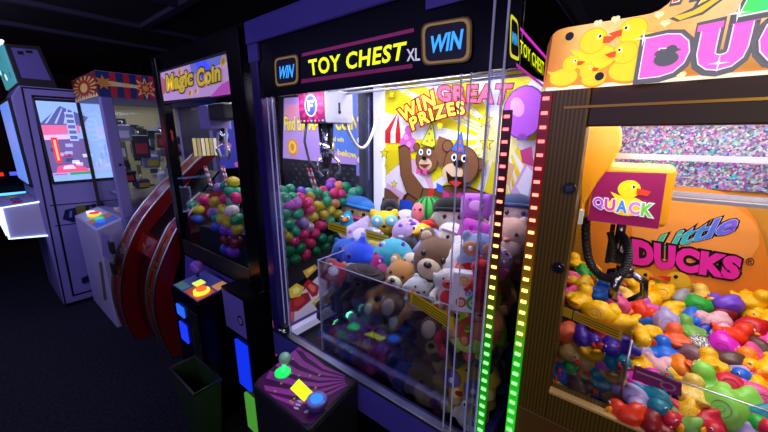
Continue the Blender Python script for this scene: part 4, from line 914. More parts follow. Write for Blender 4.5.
mb=MB(); c=(-0.029,1.14,1.289); mb.cyl((c[0],c[1],c[2]+.03),.012,.14); mb.cyl((c[0]-.02,c[1],c[2]+.0),.006,.12); mb.box((c[0],c[1],c[2]-.035),(.05,.03,.035)); cl=mb.build('claw_body','dark_chrome',D_)
c2=Vector((-0.003,1.14,1.17))
for k in range(3):
    a=k*2*PI/3+.2; d=Vector((math.cos(a),math.sin(a),0))
    MB().tube([c2+d*.01+Vector((0,0,.045)),c2+d*.05+Vector((0,0,.02)),c2+d*.055+Vector((0,0,-.02)),c2+d*.02+Vector((0,0,-.045))],[.010,.012,.012,.006],8).build('claw_finger','dark_chrome',cl)
MB().cyl((c2.x,c2.y,c2.z+.045),.022,.03).build('claw_hub','dark_chrome',cl)
# clear chute box with caution label; purple price tag on a clear shelf edge
ch=MB().B(-.112,.898,.945,.036,.902,1.142).build('chute_panel','smoky_acrylic',D_); MB().B(.033,.903,.945,.037,1.06,1.118).build('chute_side','acrylic',D_)
MB().tube([(.035,.899,.945),(.035,.899,1.13)],.003,6).build('polished_edge','aluminium',ch)
art=Art('y',.896); q_=[(-0.125,1.171),(0.015,1.151),(0.017,1.122),(-0.126,1.145)]; art.poly(q_,hx('#d8a820'))
l=lambda a,b,t:(a[0]+(b[0]-a[0])*t,a[1]+(b[1]-a[1])*t)
art.poly([l(q_[0],q_[1],.24),l(q_[0],q_[1],.26),l(q_[3],q_[2],.26),l(q_[3],q_[2],.24)],hx('#4a3408'))
for t in (.22,.45,.68): art.poly([l(l(q_[0],q_[1],.28),l(q_[3],q_[2],.28),t),l(l(q_[0],q_[1],.95),l(q_[3],q_[2],.95),t),l(l(q_[0],q_[1],.95),l(q_[3],q_[2],.95),t+.1),l(l(q_[0],q_[1],.28),l(q_[3],q_[2],.28),t+.1)],hx('#7a5a10'))
art.build('caution_label','print',ch)
tg=[(0.05,1.054),(0.138,1.05),(0.142,1.017),(0.051,1.017)]
mb=MB().prism([(p[0],.92,p[1]) for p in tg],(0,.004,0),hx('#8a2a6a')); tgo=mb.build('price_tag','plain',D_)
art=Art('y',.919); 
art.poly([l(l(tg[0],tg[3],.22),l(tg[1],tg[2],.22),.06),l(l(tg[0],tg[3],.22),l(tg[1],tg[2],.22),.62),l(l(tg[0],tg[3],.34),l(tg[1],tg[2],.34),.62),l(l(tg[0],tg[3],.34),l(tg[1],tg[2],.34),.06)],hx('#c89ac0'))
art.ell(((tg[0][0]*.25+tg[1][0]*.75),(tg[0][1]*.25+tg[1][1]*.75)-.018),.015,.011,hx('#b078a8')); art.ell(((tg[0][0]*.25+tg[1][0]*.75),(tg[0][1]*.25+tg[1][1]*.75)-.018),.010,.007,hx('#8a2a6a')); art.build('tag_print','print',tgo)
MB().tube([(tg[0][0],.922,tg[0][1]),(tg[0][0]+.38,.922,tg[0][1]-.0)],.0016,6).build('shelf_wire','aluminium',D_)

# ================================================================ EGGS
ORD=['leftmost','second from left','third from left','fourth from left','fifth from left','sixth from left','seventh from left','eighth from left','ninth from left','tenth from left','eleventh from left','twelfth from left']
NUM=['','','two','three','four','five','six','seven','eight','nine','ten','eleven','twelve']
def side_of(p): return math.atan2(p[0],p[1])          # left to right as seen from the aisle
def unique_labels(items,fmt):
    """items: (object, key, point); number those that share a key from left to right"""
    d={}
    for o,k,p in items: d.setdefault(k,[]).append((side_of(p),o))
    for k,l in d.items():
        l.sort(key=lambda t:t[0]); n=len(l)
        for i,(_,o) in enumerate(l):
            o['label']=fmt(k,'' if n==1 else ('%s of %s'%(('left one' if i==0 else 'right one') if n==2 else ('rightmost' if i==n-1 else ORD[min(i,11)]),NUM[min(n,12)])))
EC={'teal':'#18a078','mint':'#5cc8a8','green':'#0f8a56','pink':'#e8307a','orchid':'#c05ac8','violet':'#7a3ad0','yellow':'#d8c838','olive':'#b0a428','lilac':'#a884d8','peach':'#f0946a','blue':'#3a5ad0','white':'#e8d8dc','maroon':'#6a2038'}
eggm=MB().ell((0,0,0),(.5,.5,.5),n=20,m=14)
eggm.v=[(x*(1-.14*z*2*.5),y*(1-.14*z*2*.5),z*1.28) for x,y,z in eggm.v]
eggm.torus((0,0,0),.497,.012,n=20,m=6)
eggmesh=eggm.mesh('plastic_egg'); eggmesh.materials.append(MATS['egg'])
EGGS=[]
from mathutils.bvhtree import BVHTree
def drop_hidden(items,eye=Vector((0,0,1.6))):
    """leave out pieces wholly buried under their neighbours"""
    V=[]; F=[]; own=[]; W_=[]
    for k,(o,_,p) in enumerate(items):
        M=Matrix.LocRotScale(Vector(p),o.rotation_euler,o.scale); vs=[M@v.co for v in o.data.vertices]; n=len(V); V+=vs; W_.append(vs)
        for f in o.data.polygons: F.append([i+n for i in f.vertices]); own.append(k)
    T_=BVHTree.FromPolygons(V,F); keep=[]
    for k,it in enumerate(items):
        vs=W_[k]; seen=0
        for v in vs[::max(1,len(vs)//160)]:
            h=T_.ray_cast(eye,(v-eye).normalized())
            if h[0] is not None and own[h[2]]==k: seen+=1
        if seen>=3: keep.append(it)
        else:
            for c in list(it[0].children): bpy.data.objects.remove(c)
            bpy.data.objects.remove(it[0])
    return keep
def egg(col,p,d,where):
    o=bpy.data.objects.new('plastic_egg',eggmesh); COL.objects.link(o); o.location=p; o.scale=(d*.86,)*3
    o.rotation_euler=(random.uniform(.6,2.4),random.uniform(-.8,.8),random.uniform(-.9,.9)); o.color=hx(EC[col]); tag(o,None,'egg','plastic eggs in the coin egg machine'); EGGS.append((o,(col,where),p))
random.seed(11)
for col,p in [('lilac',(-2.158,1.0,1.266)),('yellow',(-1.966,1.0,1.322)),('teal',(-1.951,0.97,1.263)),('teal',(-2.087,1.02,1.29)),('pink',(-2.324,0.97,1.165)),('yellow',(-2.104,0.94,1.19)),('pink',(-2.012,0.97,1.215)),('mint',(-1.956,0.98,1.196)),('yellow',(-1.976,0.93,1.158)),('lilac',(-2.152,0.94,1.111)),('teal',(-2.6,1.0,1.096)),('white',(-1.863,0.92,1.169)),('green',(-1.83,0.93,1.12)),('yellow',(-1.968,0.92,1.107)),('yellow',(-1.899,0.92,1.091)),('blue',(-2.513,0.98,1.006)),('violet',(-1.966,0.92,1.035)),('violet',(-1.863,0.92,1.041)),('maroon',(-1.853,0.92,0.978)),('yellow',(-2.525,1.0,1.068)),('pink',(-1.912,0.98,1.232)),('blue',(-2.082,0.93,1.038)),('maroon',(-1.962,0.92,0.971)),('teal',(-2.115,0.95,1.075)),('violet',(-1.903,0.92,0.906)),('teal',(-1.932,1.0,1.258)),('blue',(-1.99,0.92,0.907)),('olive',(-1.823,0.92,1.067))]:
    egg(col,p,.080,'upper' if p[2]>1.12 else 'lower')
SIDE=[('teal',(-1.6,1.088,1.29)),('violet',(-1.62,1.238,1.265)),('teal',(-1.56,1.134,1.25)),('teal',(-1.545,1.057,1.263)),('pink',(-1.56,1.189,1.239)),('orchid',(-1.53,1.069,1.224)),('orchid',(-1.53,1.129,1.222)),('pink',(-1.53,1.207,1.21)),('pink',(-1.53,1.215,1.169)),('olive',(-1.58,1.272,1.234)),('yellow',(-1.53,1.281,1.183)),('yellow',(-1.53,1.239,1.122)),('yellow',(-1.53,1.333,1.116)),('yellow',(-1.53,1.393,1.135)),('yellow',(-1.53,1.448,1.101)),('teal',(-1.53,1.039,1.178)),('teal',(-1.53,1.132,1.161)),('teal',(-1.53,1.064,1.116)),('teal',(-1.53,1.103,1.066)),('lilac',(-1.53,1.17,1.102)),('teal',(-1.53,0.948,1.195)),('teal',(-1.53,0.984,1.133)),('olive',(-1.53,1.008,1.076)),('olive',(-1.53,1.051,1.043)),('pink',(-1.53,1.161,1.031)),('pink',(-1.53,1.252,1.015)),('pink',(-1.53,1.302,1.055)),('olive',(-1.53,0.933,1.072)),('teal',(-1.55,1.384,1.192)),('teal',(-1.58,1.401,1.221)),('pink',(-1.62,1.404,1.249)),('violet',(-1.62,1.472,1.267)),('pink',(-1.56,1.452,1.236)),('pink',(-1.55,1.505,1.223)),('peach',(-1.62,1.547,1.265)),('peach',(-1.53,1.43,1.173)),('teal',(-1.53,1.492,1.174)),('mint',(-1.53,1.381,1.064)),('teal',(-1.53,1.305,0.973)),('pink',(-1.53,1.096,1.007)),('pink',(-1.53,1.209,0.966)),('green',(-1.53,1.051,0.962)),('green',(-1.53,1.134,0.95)),('pink',(-1.53,1.175,0.901)),('green',(-1.53,1.251,0.902)),('green',(-1.53,1.33,0.904)),('green',(-1.53,1.09,0.896)),('green',(-1.53,1.015,0.9)),('green',(-1.53,0.994,0.955)),('pink',(-1.53,0.939,0.974)),('olive',(-1.53,0.99,1.017)),('green',(-1.53,0.941,0.892)),('olive',(-1.53,0.926,1.029)),('teal',(-1.54,1.569,1.188)),('teal',(-1.53,1.675,1.223)),('mint',(-1.55,1.619,1.221)),('teal',(-1.62,1.613,1.243)),('yellow',(-1.53,1.537,1.133)),('teal',(-1.53,1.732,1.23)),('olive',(-1.53,1.479,1.068)),('mint',(-1.53,1.606,1.163)),('teal',(-1.58,1.025,1.281)),('pink',(-1.545,0.98,1.242)),('mint',(-1.54,1.013,1.232)),('teal',(-1.62,1.354,1.249)),('mint',(-1.62,1.283,1.253)),('teal',(-1.66,1.181,1.28)),('mint',(-1.66,1.726,1.247)),('teal',(-1.64,1.801,1.248)),('orchid',(-1.7,1.558,1.281)),('olive',(-1.53,1.422,1.019)),('teal',(-1.53,1.447,0.973)),('white',(-1.53,1.212,1.066)),('teal',(-1.57,1.099,0.992)),('olive',(-1.56,0.972,0.916)),('green',(-1.53,0.972,0.852)),('pink',(-1.57,1.157,1.089)),('green',(-1.57,1.198,0.954)),('teal',(-1.58,1.285,0.955)),('green',(-1.53,1.383,0.94)),('olive',(-1.57,1.347,1.166)),('yellow',(-1.57,1.212,1.146)),('mint',(-1.55,1.546,1.087)),('yellow',(-1.54,0.948,1.128)),('pink',(-1.58,1.016,1.036)),('mint',(-1.58,1.454,1.079))]
for col,p in SIDE:
    y=min(p[1],1.65); egg(col,(p[0],y,p[2]),.070+.012*min(1,max(0,(1.4-y)/.5)),'side top' if p[2]>1.2 else ('side middle' if p[2]>1.02 else 'side bottom'))
EW={'upper':'high in the front window','lower':'low in the front window','side top':'atop the side-window pile','side middle':'midway up the side window','side bottom':'low in the side window'}
EGGS=drop_hidden(EGGS)
unique_labels(EGGS,lambda k,s:('%s plastic egg %s'%(k[0],EW[k[1]]))+((', %s'%s) if s else ''))
# sloping bed under the eggs
mb=MB(); mb.hexa([(-2.40,.90,.70),(-1.60,.94,.70),(-1.60,1.68,.70),(-2.40,1.68,.70),(-2.40,.95,.98),(-1.60,1.0,1.02),(-1.60,1.68,1.16),(-2.40,1.68,1.16)],hx('#1a1a2a')); mb.build('egg_bed','plain',M_)

# ================================================================ DUCKS
def bake(mb,vox,name,m,sub=0):
    o=mb.build('t',m,remesh=vox); dg=bpy.context.evaluated_depsgraph_get(); dg.update()
    me=bpy.data.meshes.new_from_object(o.evaluated_get(dg)); bpy.data.objects.remove(o); me.name=name
    me.polygons.foreach_set('use_smooth',[True]*len(me.polygons)); me.materials.clear(); me.materials.append(MATS[m]); return me
mb=MB(); mb.ell((0,.02,0),(.36,.46,.27)); mb.ell((0,-.24,.30),(.235,.235,.23)); mb.ell((0,-.17,.12),(.2,.2,.2)); mb.ell((0,.42,.17),(.16,.20,.08),(.7,0,0))
for s in (-1,1): mb.ell((s*.30,.08,.06),(.10,.26,.15),(.25,0,0))
mb.cyl((0,.02,-.2),.27,.1)
DM={}
base=bake(mb,.045,'rubber_duck','rubber')
for m_ in ('rubber','rubber_spots','rubber_dots','rubber_camo'):
    c=base.copy(); c.materials.clear(); c.materials.append(MATS[m_]); DM[m_]=c
bk=MB(); bk.ell((0,-.47,.27),(.12,.12,.035),(-.1,0,0)); bk.ell((0,-.45,.235),(.10,.10,.03),(.15,0,0)); beakm=bk.mesh('beak'); beakm.materials.append(MATS['rubber'])
eyem=[]
for s in (-1,1):
    ey=MB(); ey.ell((s*.115,-.415,.385),(.036,.026,.045),col=hx('#f4f0e0'),n=10,m=6); ey.ell((s*.118,-.432,.383),(.024,.016,.034),col=hx('#0a0a0a'),n=10,m=6)
    m_=ey.mesh('eye'); m_.materials.append(MATS['gloss']); eyem.append(m_)
rg=MB(); rg.torus((0,.02,-.257),.16,.012,n=24,m=6); rg.torus((0,.02,-.257),.06,.012,n=16,m=6); ringm=rg.mesh('base_ring'); ringm.materials.append(MATS['rubber'])
DC={'yellow':'#fdc210','pale yellow':'#f2cc5a','tan':'#c8a458','green':'#27a83c','light green':'#8fdc5a','olive green':'#74b048','blue':'#1c6ae0','navy blue':'#1c2aa8','teal':'#0f8aa8','lilac':'#b4a4dc','violet':'#7a4ad8','purple':'#4a2ab0','orchid':'#c45ac8','pink':'#f25a9a','hot pink':'#ff4aa8','pale pink':'#e8b4c4','magenta':'#e02ad0','coral':'#f4683a','orange':'#f88a1c','orange-red':'#ee3c1c','red':'#c81a24','crimson':'#d42040','brown':'#5a3a34','mauve':'#7a5a68','grey':'#9a9ca8','dark red':'#8a1a20','black and white':'#e8e8ec','peach':'#f4a06a'}
POSE={'U':'upright','B':'upturned','S':'on its side'}
DUCKS=[]
def rdv(k,p,pose,cam=(0,0,1.6)):
    v=Vector(cam)-Vector(p); a=math.atan2(v.x,-v.y)
    if pose=='U': return Euler((random.uniform(-.25,.25),random.uniform(-.3,.3),a+random.uniform(.5,5.8)))
    if pose=='B':
        d=v.normalized(); q=(-d).to_track_quat('Z','Y'); return (q.to_matrix()@Matrix.Rotation(random.uniform(0,6.28),3,'Z')@Euler((random.uniform(-.35,.35),random.uniform(-.35,.35),0)).to_matrix()).to_euler()
    return Euler((random.uniform(-.4,.4),random.choice([-1,1])*random.uniform(1.0,1.7),a+random.uniform(-1.5,1.5)))
def rduck(col,p,pose,where,size=.098,m_='rubber'):
    r=rdv(col,p,pose); z=Vector(p)
    if m_=='rubber_camo': col='black and white'
    o=bpy.data.objects.new('rubber_duck',DM[m_]); COL.objects.link(o); o.location=z; o.rotation_euler=r; o.scale=(size,)*3; o.color=hx(DC[col]); tag(o,None,'rubber duck','rubber ducks piled in the gold machine')
    b=bpy.data.objects.new('beak',beakm); COL.objects.link(b); b.parent=o; b.color=hx('#f0501a' if col not in ('orange','orange-red','coral','red','crimson') else '#f8b018')
    
    for q in eyem: e=bpy.data.objects.new('eye',q); COL.objects.link(e); e.parent=o
    if pose=='B': g=bpy.data.objects.new('base_ring',ringm); COL.objects.link(g); g.parent=o; g.color=[c*.8 for c in hx(DC[col])[:3]]+[1]
    DUCKS.append((o,(('spotted ' if m_=='rubber_spots' else 'dotted ' if m_=='rubber_dots' else '')+col,pose,where),p))
random.seed(23)
BK='by the orange back panel'; MD='mid pile'; FR='low at the front right'; LF='under the claw'; CH='in the chute box'
# pile surface rises towards the back: z = .97 + .19 (y - .9)
PILE=[('yellow',(0.043,1.415,1.068),'U',BK),('yellow',(0.109,1.411,1.067),'B',BK),('yellow',(0.079,1.345,1.055),'S',BK),('yellow',(0.134,1.313,1.058),'S',BK),('grey',(0.161,1.408,1.067),'S',BK),('green',(0.197,1.371,1.069),'B',BK),('blue',(0.178,1.31,1.048),'S',BK),('lilac',(0.118,1.221,1.051),'B',MD),('olive green',(0.173,1.238,1.034),'U',MD),('blue',(0.065,1.231,1.033),'S',MD),('orchid',(0.079,1.308,1.038),'U',MD),('coral',(0.142,1.178,1.023),'U',MD),('yellow',(0.075,1.162,1.02),'S',MD),('green',(0.061,1.122,1.002),'S',MD),('lilac',(0.067,1.078,0.994),'S',MD),('blue',(0.119,1.121,1.002),'U',MD),('yellow',(0.111,1.173,1.002),'U',MD),('mauve',(0.176,1.13,1.014),'B',MD),
('pale yellow',(0.219,1.441,1.073),'U',BK),('violet',(0.266,1.398,1.085),'S',BK),('dark red',(0.257,1.386,1.052),'B',BK),('yellow',(0.32,1.433,1.101),'U',BK),('orange',(0.356,1.498,1.104),'S',BK),('yellow',(0.334,1.419,1.069),'S',BK),('yellow',(0.35,1.387,1.063),'S',BK),('navy blue',(0.209,1.268,1.03),'S',MD),('red',(0.299,1.295,1.065),'B',MD),('orange-red',(0.263,1.257,1.048),'U',MD),('orange-red',(0.297,1.282,1.033),'S',MD),('pale pink',(0.241,1.282,1.043),'S',MD),('magenta',(0.24,1.2,1.037),'B',MD),('pink',(0.291,1.203,1.028),'S',MD),('brown',(0.248,1.147,1.017),'S',MD),('teal',(0.254,1.134,0.994),'S',MD),('orange',(0.287,1.155,1.018),'U',FR),('yellow',(0.312,1.159,1.019),'S',FR),('navy blue',(0.297,1.149,0.997),'S',FR),('blue',(0.284,1.11,0.99),'U',FR),('crimson',(0.239,1.048,1.008),'B',FR),('light green',(0.203,1.038,0.996),'U',FR),('light green',(0.219,0.958,1.001),'B',FR),('light green',(0.259,1.019,0.993),'S',FR),('teal',(0.285,0.998,0.989),'S',FR),('crimson',(0.279,0.965,0.982),'U',FR),('crimson',(0.194,0.921,0.974),'S',FR),('brown',(0.317,1.238,1.034),'S',MD),('peach',(0.027,1.248,1.046),'S',MD),
('magenta',(0.071,0.985,0.976),'U',FR),('lilac',(0.067,0.921,0.964),'S',FR),('orange-red',(0.064,0.868,0.954),'S',FR),('crimson',(0.138,0.918,0.963),'S',FR),('yellow',(0.069,1.039,0.986),'S',MD),('pale pink',(0.096,1.059,0.99),'S',MD),('orange',(0.148,1.067,1.002),'S',MD),('teal',(0.129,1.057,0.98),'S',MD),('dark red',(0.095,0.873,0.955),'S',FR),('olive green',(0.165,0.901,0.96),'S',FR),('orchid',(0.265,1.082,0.985),'S',FR),('violet',(0.192,1.107,0.989),'S',MD),('hot pink',(0.338,1.293,1.045),'S',MD),('green',(0.255,0.967,0.973),'U',FR),('yellow',(0.164,1.05,0.979),'S',FR),('orange',(0.318,1.128,0.993),'S',FR),
('yellow',(-0.146,1.35,1.125),'U',LF),('green',(-0.119,1.272,1.127),'S',LF),('pink',(-0.138,1.225,1.112),'S',LF),('yellow',(-0.106,1.213,1.111),'S',LF),('hot pink',(-0.129,1.1,1.11),'S',LF),('yellow',(-0.094,1.057,1.126),'U',LF),('blue',(-0.057,1.139,1.124),'U',LF),('yellow',(-0.049,1.015,1.121),'B',LF),('yellow',(-0.018,1.03,1.113),'S',LF),('yellow',(0.01,1.034,1.103),'U',LF),('yellow',(0.043,1.071,1.067),'S',LF),('purple',(-0.093,1.047,1.085),'S',LF),('purple',(-0.024,1.047,1.075),'S',LF),('orange-red',(0.045,1.238,1.064),'S',MD),('orchid',(-0.025,1.236,1.074),'S',LF),('green',(-0.043,1.311,1.082),'S',LF),('pink',(-0.006,1.189,1.079),'S',LF),('yellow',(-0.096,1.343,1.117),'S',LF),('pale yellow',(0.01,1.289,1.074),'S',LF),('green',(0.082,1.474,1.049),'U',BK)]
for c,p,s,w in PILE: rduck(c,p,s,w,.087+(.016 if c=='light green' else 0))
for c,p,s,w,m_ in [('yellow',(0.209,1.096,1.017),'U',MD,'rubber_spots'),('pink',(0.285,1.039,1.006),'B',FR,'rubber_dots'),('teal',(0.104,0.927,0.975),'S',FR,'rubber_dots'),('pale pink',(0.232,1.293,1.06),'S',BK,'rubber_dots'),('black and white',(0.092,1.25,1.016),'S',MD,'rubber_camo'),('black and white',(0.192,1.195,1.016),'S',MD,'rubber_camo'),('pale yellow',(0.17,0.973,0.994),'U',FR,'rubber_dots'),('yellow',(0.166,0.931,0.976),'S',FR,'rubber_dots')]:
    rduck(c,p,s,w,.09,m_)
for c,p,s in [('coral',(-0.107,0.965,1.057),'S'),('purple',(-0.068,0.97,1.058),'S'),('tan',(-0.088,0.955,1.014),'B'),('yellow',(-0.04,0.955,1.035),'U'),('red',(-0.015,0.97,1.059),'U'),('tan',(-0.047,0.96,0.997),'S'),('teal',(0.007,0.96,1.03),'S'),('orchid',(-0.015,0.965,1.01),'S'),('green',(-0.094,0.96,0.972),'S'),('green',(-0.047,0.955,0.959),'B'),('blue',(-0.088,0.955,0.935),'S'),('tan',(0.012,0.955,0.996),'U'),('teal',(-0.007,0.955,0.958),'U'),('yellow',(-0.107,0.95,0.908),'S'),('orange',(-0.087,0.955,0.885),'S'),('yellow',(-0.049,0.95,0.909),'B'),('navy blue',(-0.004,0.955,0.905),'S'),('tan',(0.024,0.96,0.958),'B'),('orange',(-0.066,0.955,0.876),'S'),('tan',(0.027,0.955,0.926),'U'),('navy blue',(-0.031,0.955,0.89),'S'),('purple',(0.01,0.965,1.07),'S'),('blue',(-0.112,0.97,0.957),'S'),('purple',(-0.097,0.99,1.022),'S')]:
    rduck(c,p,s,CH,.084)
for i in range(60):
    x=-.06+.50*((i*7)%60)/60; y=.93+.54*((i*13)%60)/60; z=.90+.19*(y-.9)+(.03 if x<.06 else 0)
    if x>.165*y/.85+.16: continue
    if x>.165*y/.85+.03: z+=.06
    col=random.choice(['blue','green','crimson','purple','orange','pink','teal','brown','yellow','lilac','magenta','red'])
    P_=(round(x,3),round(y,3),round(z,3)); rduck(col,P_,random.choice('SSB'),'half-buried '+('at the far right' if x>.165*y/.85+.03 else 'behind' if y>1.22 else 'in front'),.085)
DUCKS=drop_hidden(DUCKS)
unique_labels(DUCKS,lambda k,s:('%s rubber duck %s %s'%(k[0],POSE[k[1]] if k[2] in (CH,LF) or s=='' else POSE[k[1]],k[2]))+((', %s'%s) if s else ''))
mb=MB(); mb.hexa([(-.18,.93,.86),(.49,.90,.86),(.49,1.50,.86),(-.18,1.50,.86),(-.18,.985,.90),(.49,.93,.93),(.49,1.50,1.03),(-.18,1.50,1.05)],hx('#2a2430')); mb.build('duck_bed','plain',D_)

# ================================================================ PLUSH TOYS
def plush(kind,p,s,col,label,turn=.0,tilt=.0,pitch=-.25,face='#f0dcc8',acc='#e84a8a',name=None,ink='#14101a',cat='plush toy',scale=(1,1,1)):
    p=Vector(p); p.z-=s*{'bear':.2,'dog':.2,'cat':.2,'doll':.22,'bird':.12,'long':.3}.get(kind,0)*(1 if p.y>1.0 else .25)
    v=Vector((0,0,1.6))-Vector(p); a=math.atan2(v.x,-v.y)+turn
    o=None; F,A,I,W_=hx(face),hx(acc),hx(ink),hx('#ffffff')
    mb=MB(); parts=[]
    def ears(x,y,z,r):
        for k in (-1,1): mb.ell((k*x,y,z),(r,r*.6,r))
    def eyes(x,y,z,r,white=False):
        for k in (-1,1):
            e=MB()
            if white: e.ell((k*x,y,z),(r*1.8,r,r*2.2),col=W_,n=10,m=6)
            e.ell((k*x,y-(r*.8 if white else 0),z),(r,r*.7,r*1.1),col=I,n=10,m=6)
            parts.append(('eye',e,'gloss'))
    if kind in ('bear','dog','cat'):
        mb.ell((0,.02,-.34),(.33,.28,.36)); mb.ell((0,-.06,.20),(.37,.33,.33))
        if kind=='bear': ears(.29,-.02,.47,.14)
        elif kind=='dog':
            for k in (-1,1): mb.ell((k*.37,-.02,.15),(.09,.12,.24),(0,k*.25,0))
        else:
            for k in (-1,1): mb.tube([(k*.2,-.03,.38),(k*.27,-.03,.62)],[.13,.02],8)
        for k in (-1,1):
            mb.tube([(k*.26,-.06,-.12),(k*.42,-.22,-.26),(k*.44,-.34,-.34)],[.12,.115,.11],10); mb.ell((k*.44,-.34,-.34),.115)
            mb.tube([(k*.18,-.05,-.52),(k*.30,-.36,-.60)],[.15,.13],10); mb.ell((k*.30,-.40,-.56),(.15,.10,.17))
        e=MB(); e.ell((0,-.34,.10),(.17,.12,.135),col=F); parts.append(('muzzle',e,'felt'))
        e=MB(); e.ell((0,-.46,.15),(.06,.04,.045),col=I,n=10,m=6); parts.append(('nose',e,'gloss')); eyes(.14,-.365,.26,.035)
        for k in (-1,1):
            if kind=='bear': parts.append(('inner_ear',MB().ell((k*.29,-.085,.47),(.08,.03,.08),col=F),'felt'))
        e=MB(); e.ell((0,-.19,-.34),(.22,.13,.25),col=F); parts.append(('belly_patch',e,'felt'))
        for k in (-1,1): parts.append(('foot_pad',MB().ell((k*.30,-.485,-.56),(.09,.03,.11),col=F),'felt'))
    elif kind=='round':
        mb.ell((0,0,0),(.5,.42,.46)); ears(.30,-.02,.40,.11); eyes(.17,-.38,.12,.04)
        for k in (-1,1): mb.ell((k*.46,-.12,-.12),(.08,.12,.16)); mb.ell((k*.2,-.22,-.42),(.12,.14,.08))
        e=MB(); e.ell((0,-.40,.0),(.07,.06,.045),col=A,n=10,m=6); parts.append(('snout',e,'felt'))
        e=MB(); e.ell((0,-.30,-.16),(.30,.14,.24),col=F); parts.append(('belly_patch',e,'felt'))
    elif kind=='patterned':
        mb.ell((0,0,0),(.5,.45,.47)); e=MB(); random.seed(int(abs(p[0])*977)+3)
        for i in range(16):
            d=Vector((random.uniform(-1,1),-abs(random.uniform(.1,1)),random.uniform(-.9,1))).normalized(); c_=(d.x*.475,d.y*.43,d.z*.45)
            e.ell(c_,(random.uniform(.06,.11),.035,random.uniform(.05,.09)),(0,0,math.atan2(d.x,-d.y)),hx([face,acc,'#f4f0ff','#7a4ac8'][i%4]),n=10,m=6)
        parts.append(('printed_patches',e,'felt'))
        e=MB(); e.ell((.18,-.36,-.22),(.24,.14,.18),col=A); parts.append(('side_patch',e,'felt'))
    elif kind=='melon':
        mb.ell((0,0,0),(.5,.46,.48)); e=MB()
        for i in range(7):
            t=(i-3)*.42; e.tube([(.49*math.cos(f_)*math.sin(t)*1.0+0,-.455*math.cos(f_)*math.cos(t),.485*math.sin(f_)) for f_ in [-1.3+k*.26 for k in range(11)]],[.02+.018*math.sin(k*PI/10) for k in range(11)],6,hx('#1a6a2a'))
        parts.append(('dark_stripes',e,'felt'))
        e=MB(); e.ell((-.36,-.25,.05),(.17,.16,.26),(0,0,-.6),F); parts.append(('face_patch',e,'felt'))
        for q in ((-.46,-.32,.12),(-.36,-.44,.12)): parts.append(('eye',MB().ell(q,.04,col=I,n=8,m=6),'gloss'))
    elif kind=='doll':
        mb.ell((0,-.02,.18),(.40,.36,.36)); mb.ell((0,.05,-.36),(.27,.22,.30))
        for k in (-1,1): mb.ell((k*.40,0,.12),(.07,.05,.09)); mb.tube([(k*.2,0,-.22),(k*.38,-.12,-.40)],[.1,.09],8); mb.tube([(k*.14,0,-.55),(k*.2,-.2,-.68)],[.11,.1],8)
        e=MB(); e.ell((0,.03,.34),(.435,.39,.26),col=A); e.ell((0,-.18,.33),(.38,.24,.07),col=A); parts.append(('hat',e,'felt'))
        eyes(.15,-.35,.18,.045); e=MB(); e.ell((0,-.37,.04),(.13,.05,.05),col=F); parts.append(('snout',e,'felt'))
        e=MB(); e.ell((0,.03,-.38),(.29,.245,.24),col=F); parts.append(('clothing',e,'felt'))
    elif kind=='goggles':
        mb.ell((0,0,0),(.46,.36,.40)); 
        for k in (-1,1): mb.ell((k*.34,-.05,.30),(.13,.1,.16)); mb.ell((k*.4,-.05,-.25),(.15,.13,.13))
        for k in (-1,1): parts.append(('eye_patch',MB().ell((k*.22,-.33,.04),(.19,.08,.17),(0,0,k*.2),F),'felt')); parts.append(('eye',MB().ell((k*.22,-.405,.04),(.06,.03,.06),col=W_,n=10,m=6),'gloss'))
        e=MB(); e.ell((0,-.38,-.14),(.08,.05,.05),col=A); parts.append(('snout',e,'felt'))
    elif kind=='bird':
        mb.ell((0,0,-.05),(.36,.36,.40)); mb.ell((0,-.12,.26),(.28,.28,.26)); mb.ell((0,.36,-.1),(.16,.22,.08),(.5,0,0))
        for k in (-1,1): mb.ell((k*.36,.05,-.05),(.08,.24,.2),(0,0,k*.2))
        e=MB(); e.tube([(0,-.36,.26),(0,-.58,.20)],[.12,.03],10,hx(face)); parts.append(('beak',e,'felt')); eyes(.13,-.36,.33,.04,True)
        e=MB(); e.ell((0,-.02,.48),(.2,.2,.12),col=A); e.ell((0,.06,.56),(.06,.06,.1),col=A); parts.append(('crest',e,'felt'))
    elif kind=='cushion':
        n=9; vs=[];
        for j in range(n):
            for i in range(n):
                x=(i/(n-1)-.5); z=(j/(n-1)-.5); h=.17*((1-(2*x)**4)*(1-(2*z)**4))**.5; vs.append((x*1.0,-h,z*.85))
        k=len(vs); vs2=[(a,-b,c) for a,b,c in vs]; fs=[]
        for j in range(n-1):
            for i in range(n-1): q=j*n+i; fs+= [(q,q+1,q+n+1,q+n),(k+q,k+q+n,k+q+n+1,k+q+1)]
        mb.add(vs+vs2,fs,None,True)
        e=MB(); e.ell((0,-.17,0),(.22,.03,.18),col=F); e.ell((-.2,-.14,.2),(.08,.03,.07),col=A); e.ell((.24,-.12,-.2),(.09,.03,.06),col=A); e.ell((.2,-.13,.2),(.06,.03,.05),col=A); parts.append(('printed_patch',e,'felt'))
    elif kind=='long':
        mb.tube([(0,0,-.6),(.03,-.05,-.25),(0,-.08,.1),(0,-.05,.3)],[.10,.19,.22,.18],12); mb.ell((0,-.06,.42),(.24,.22,.22)); 
        for k in (-1,1): mb.tube([(k*.15,-.05,.2),(k*.34,-.16,-.05)],[.08,.06],8); mb.ell((k*.34,-.16,-.05),.08)
        e=MB(); e.ell((0,.0,.5),(.27,.26,.2),col=A); e.ell((0,.16,.2),(.2,.1,.3),col=A); parts.append(('hair',e,'felt')); eyes(.09,-.265,.42,.03)
        e=MB(); e.ell((0,-.2,-.1),(.14,.1,.24),col=F); parts.append(('front_patch',e,'felt'))
    elif kind=='hat':
        mb.ell((0,0,0),(.52,.42,.06)); mb.ell((0,0,.05),(.28,.24,.10))
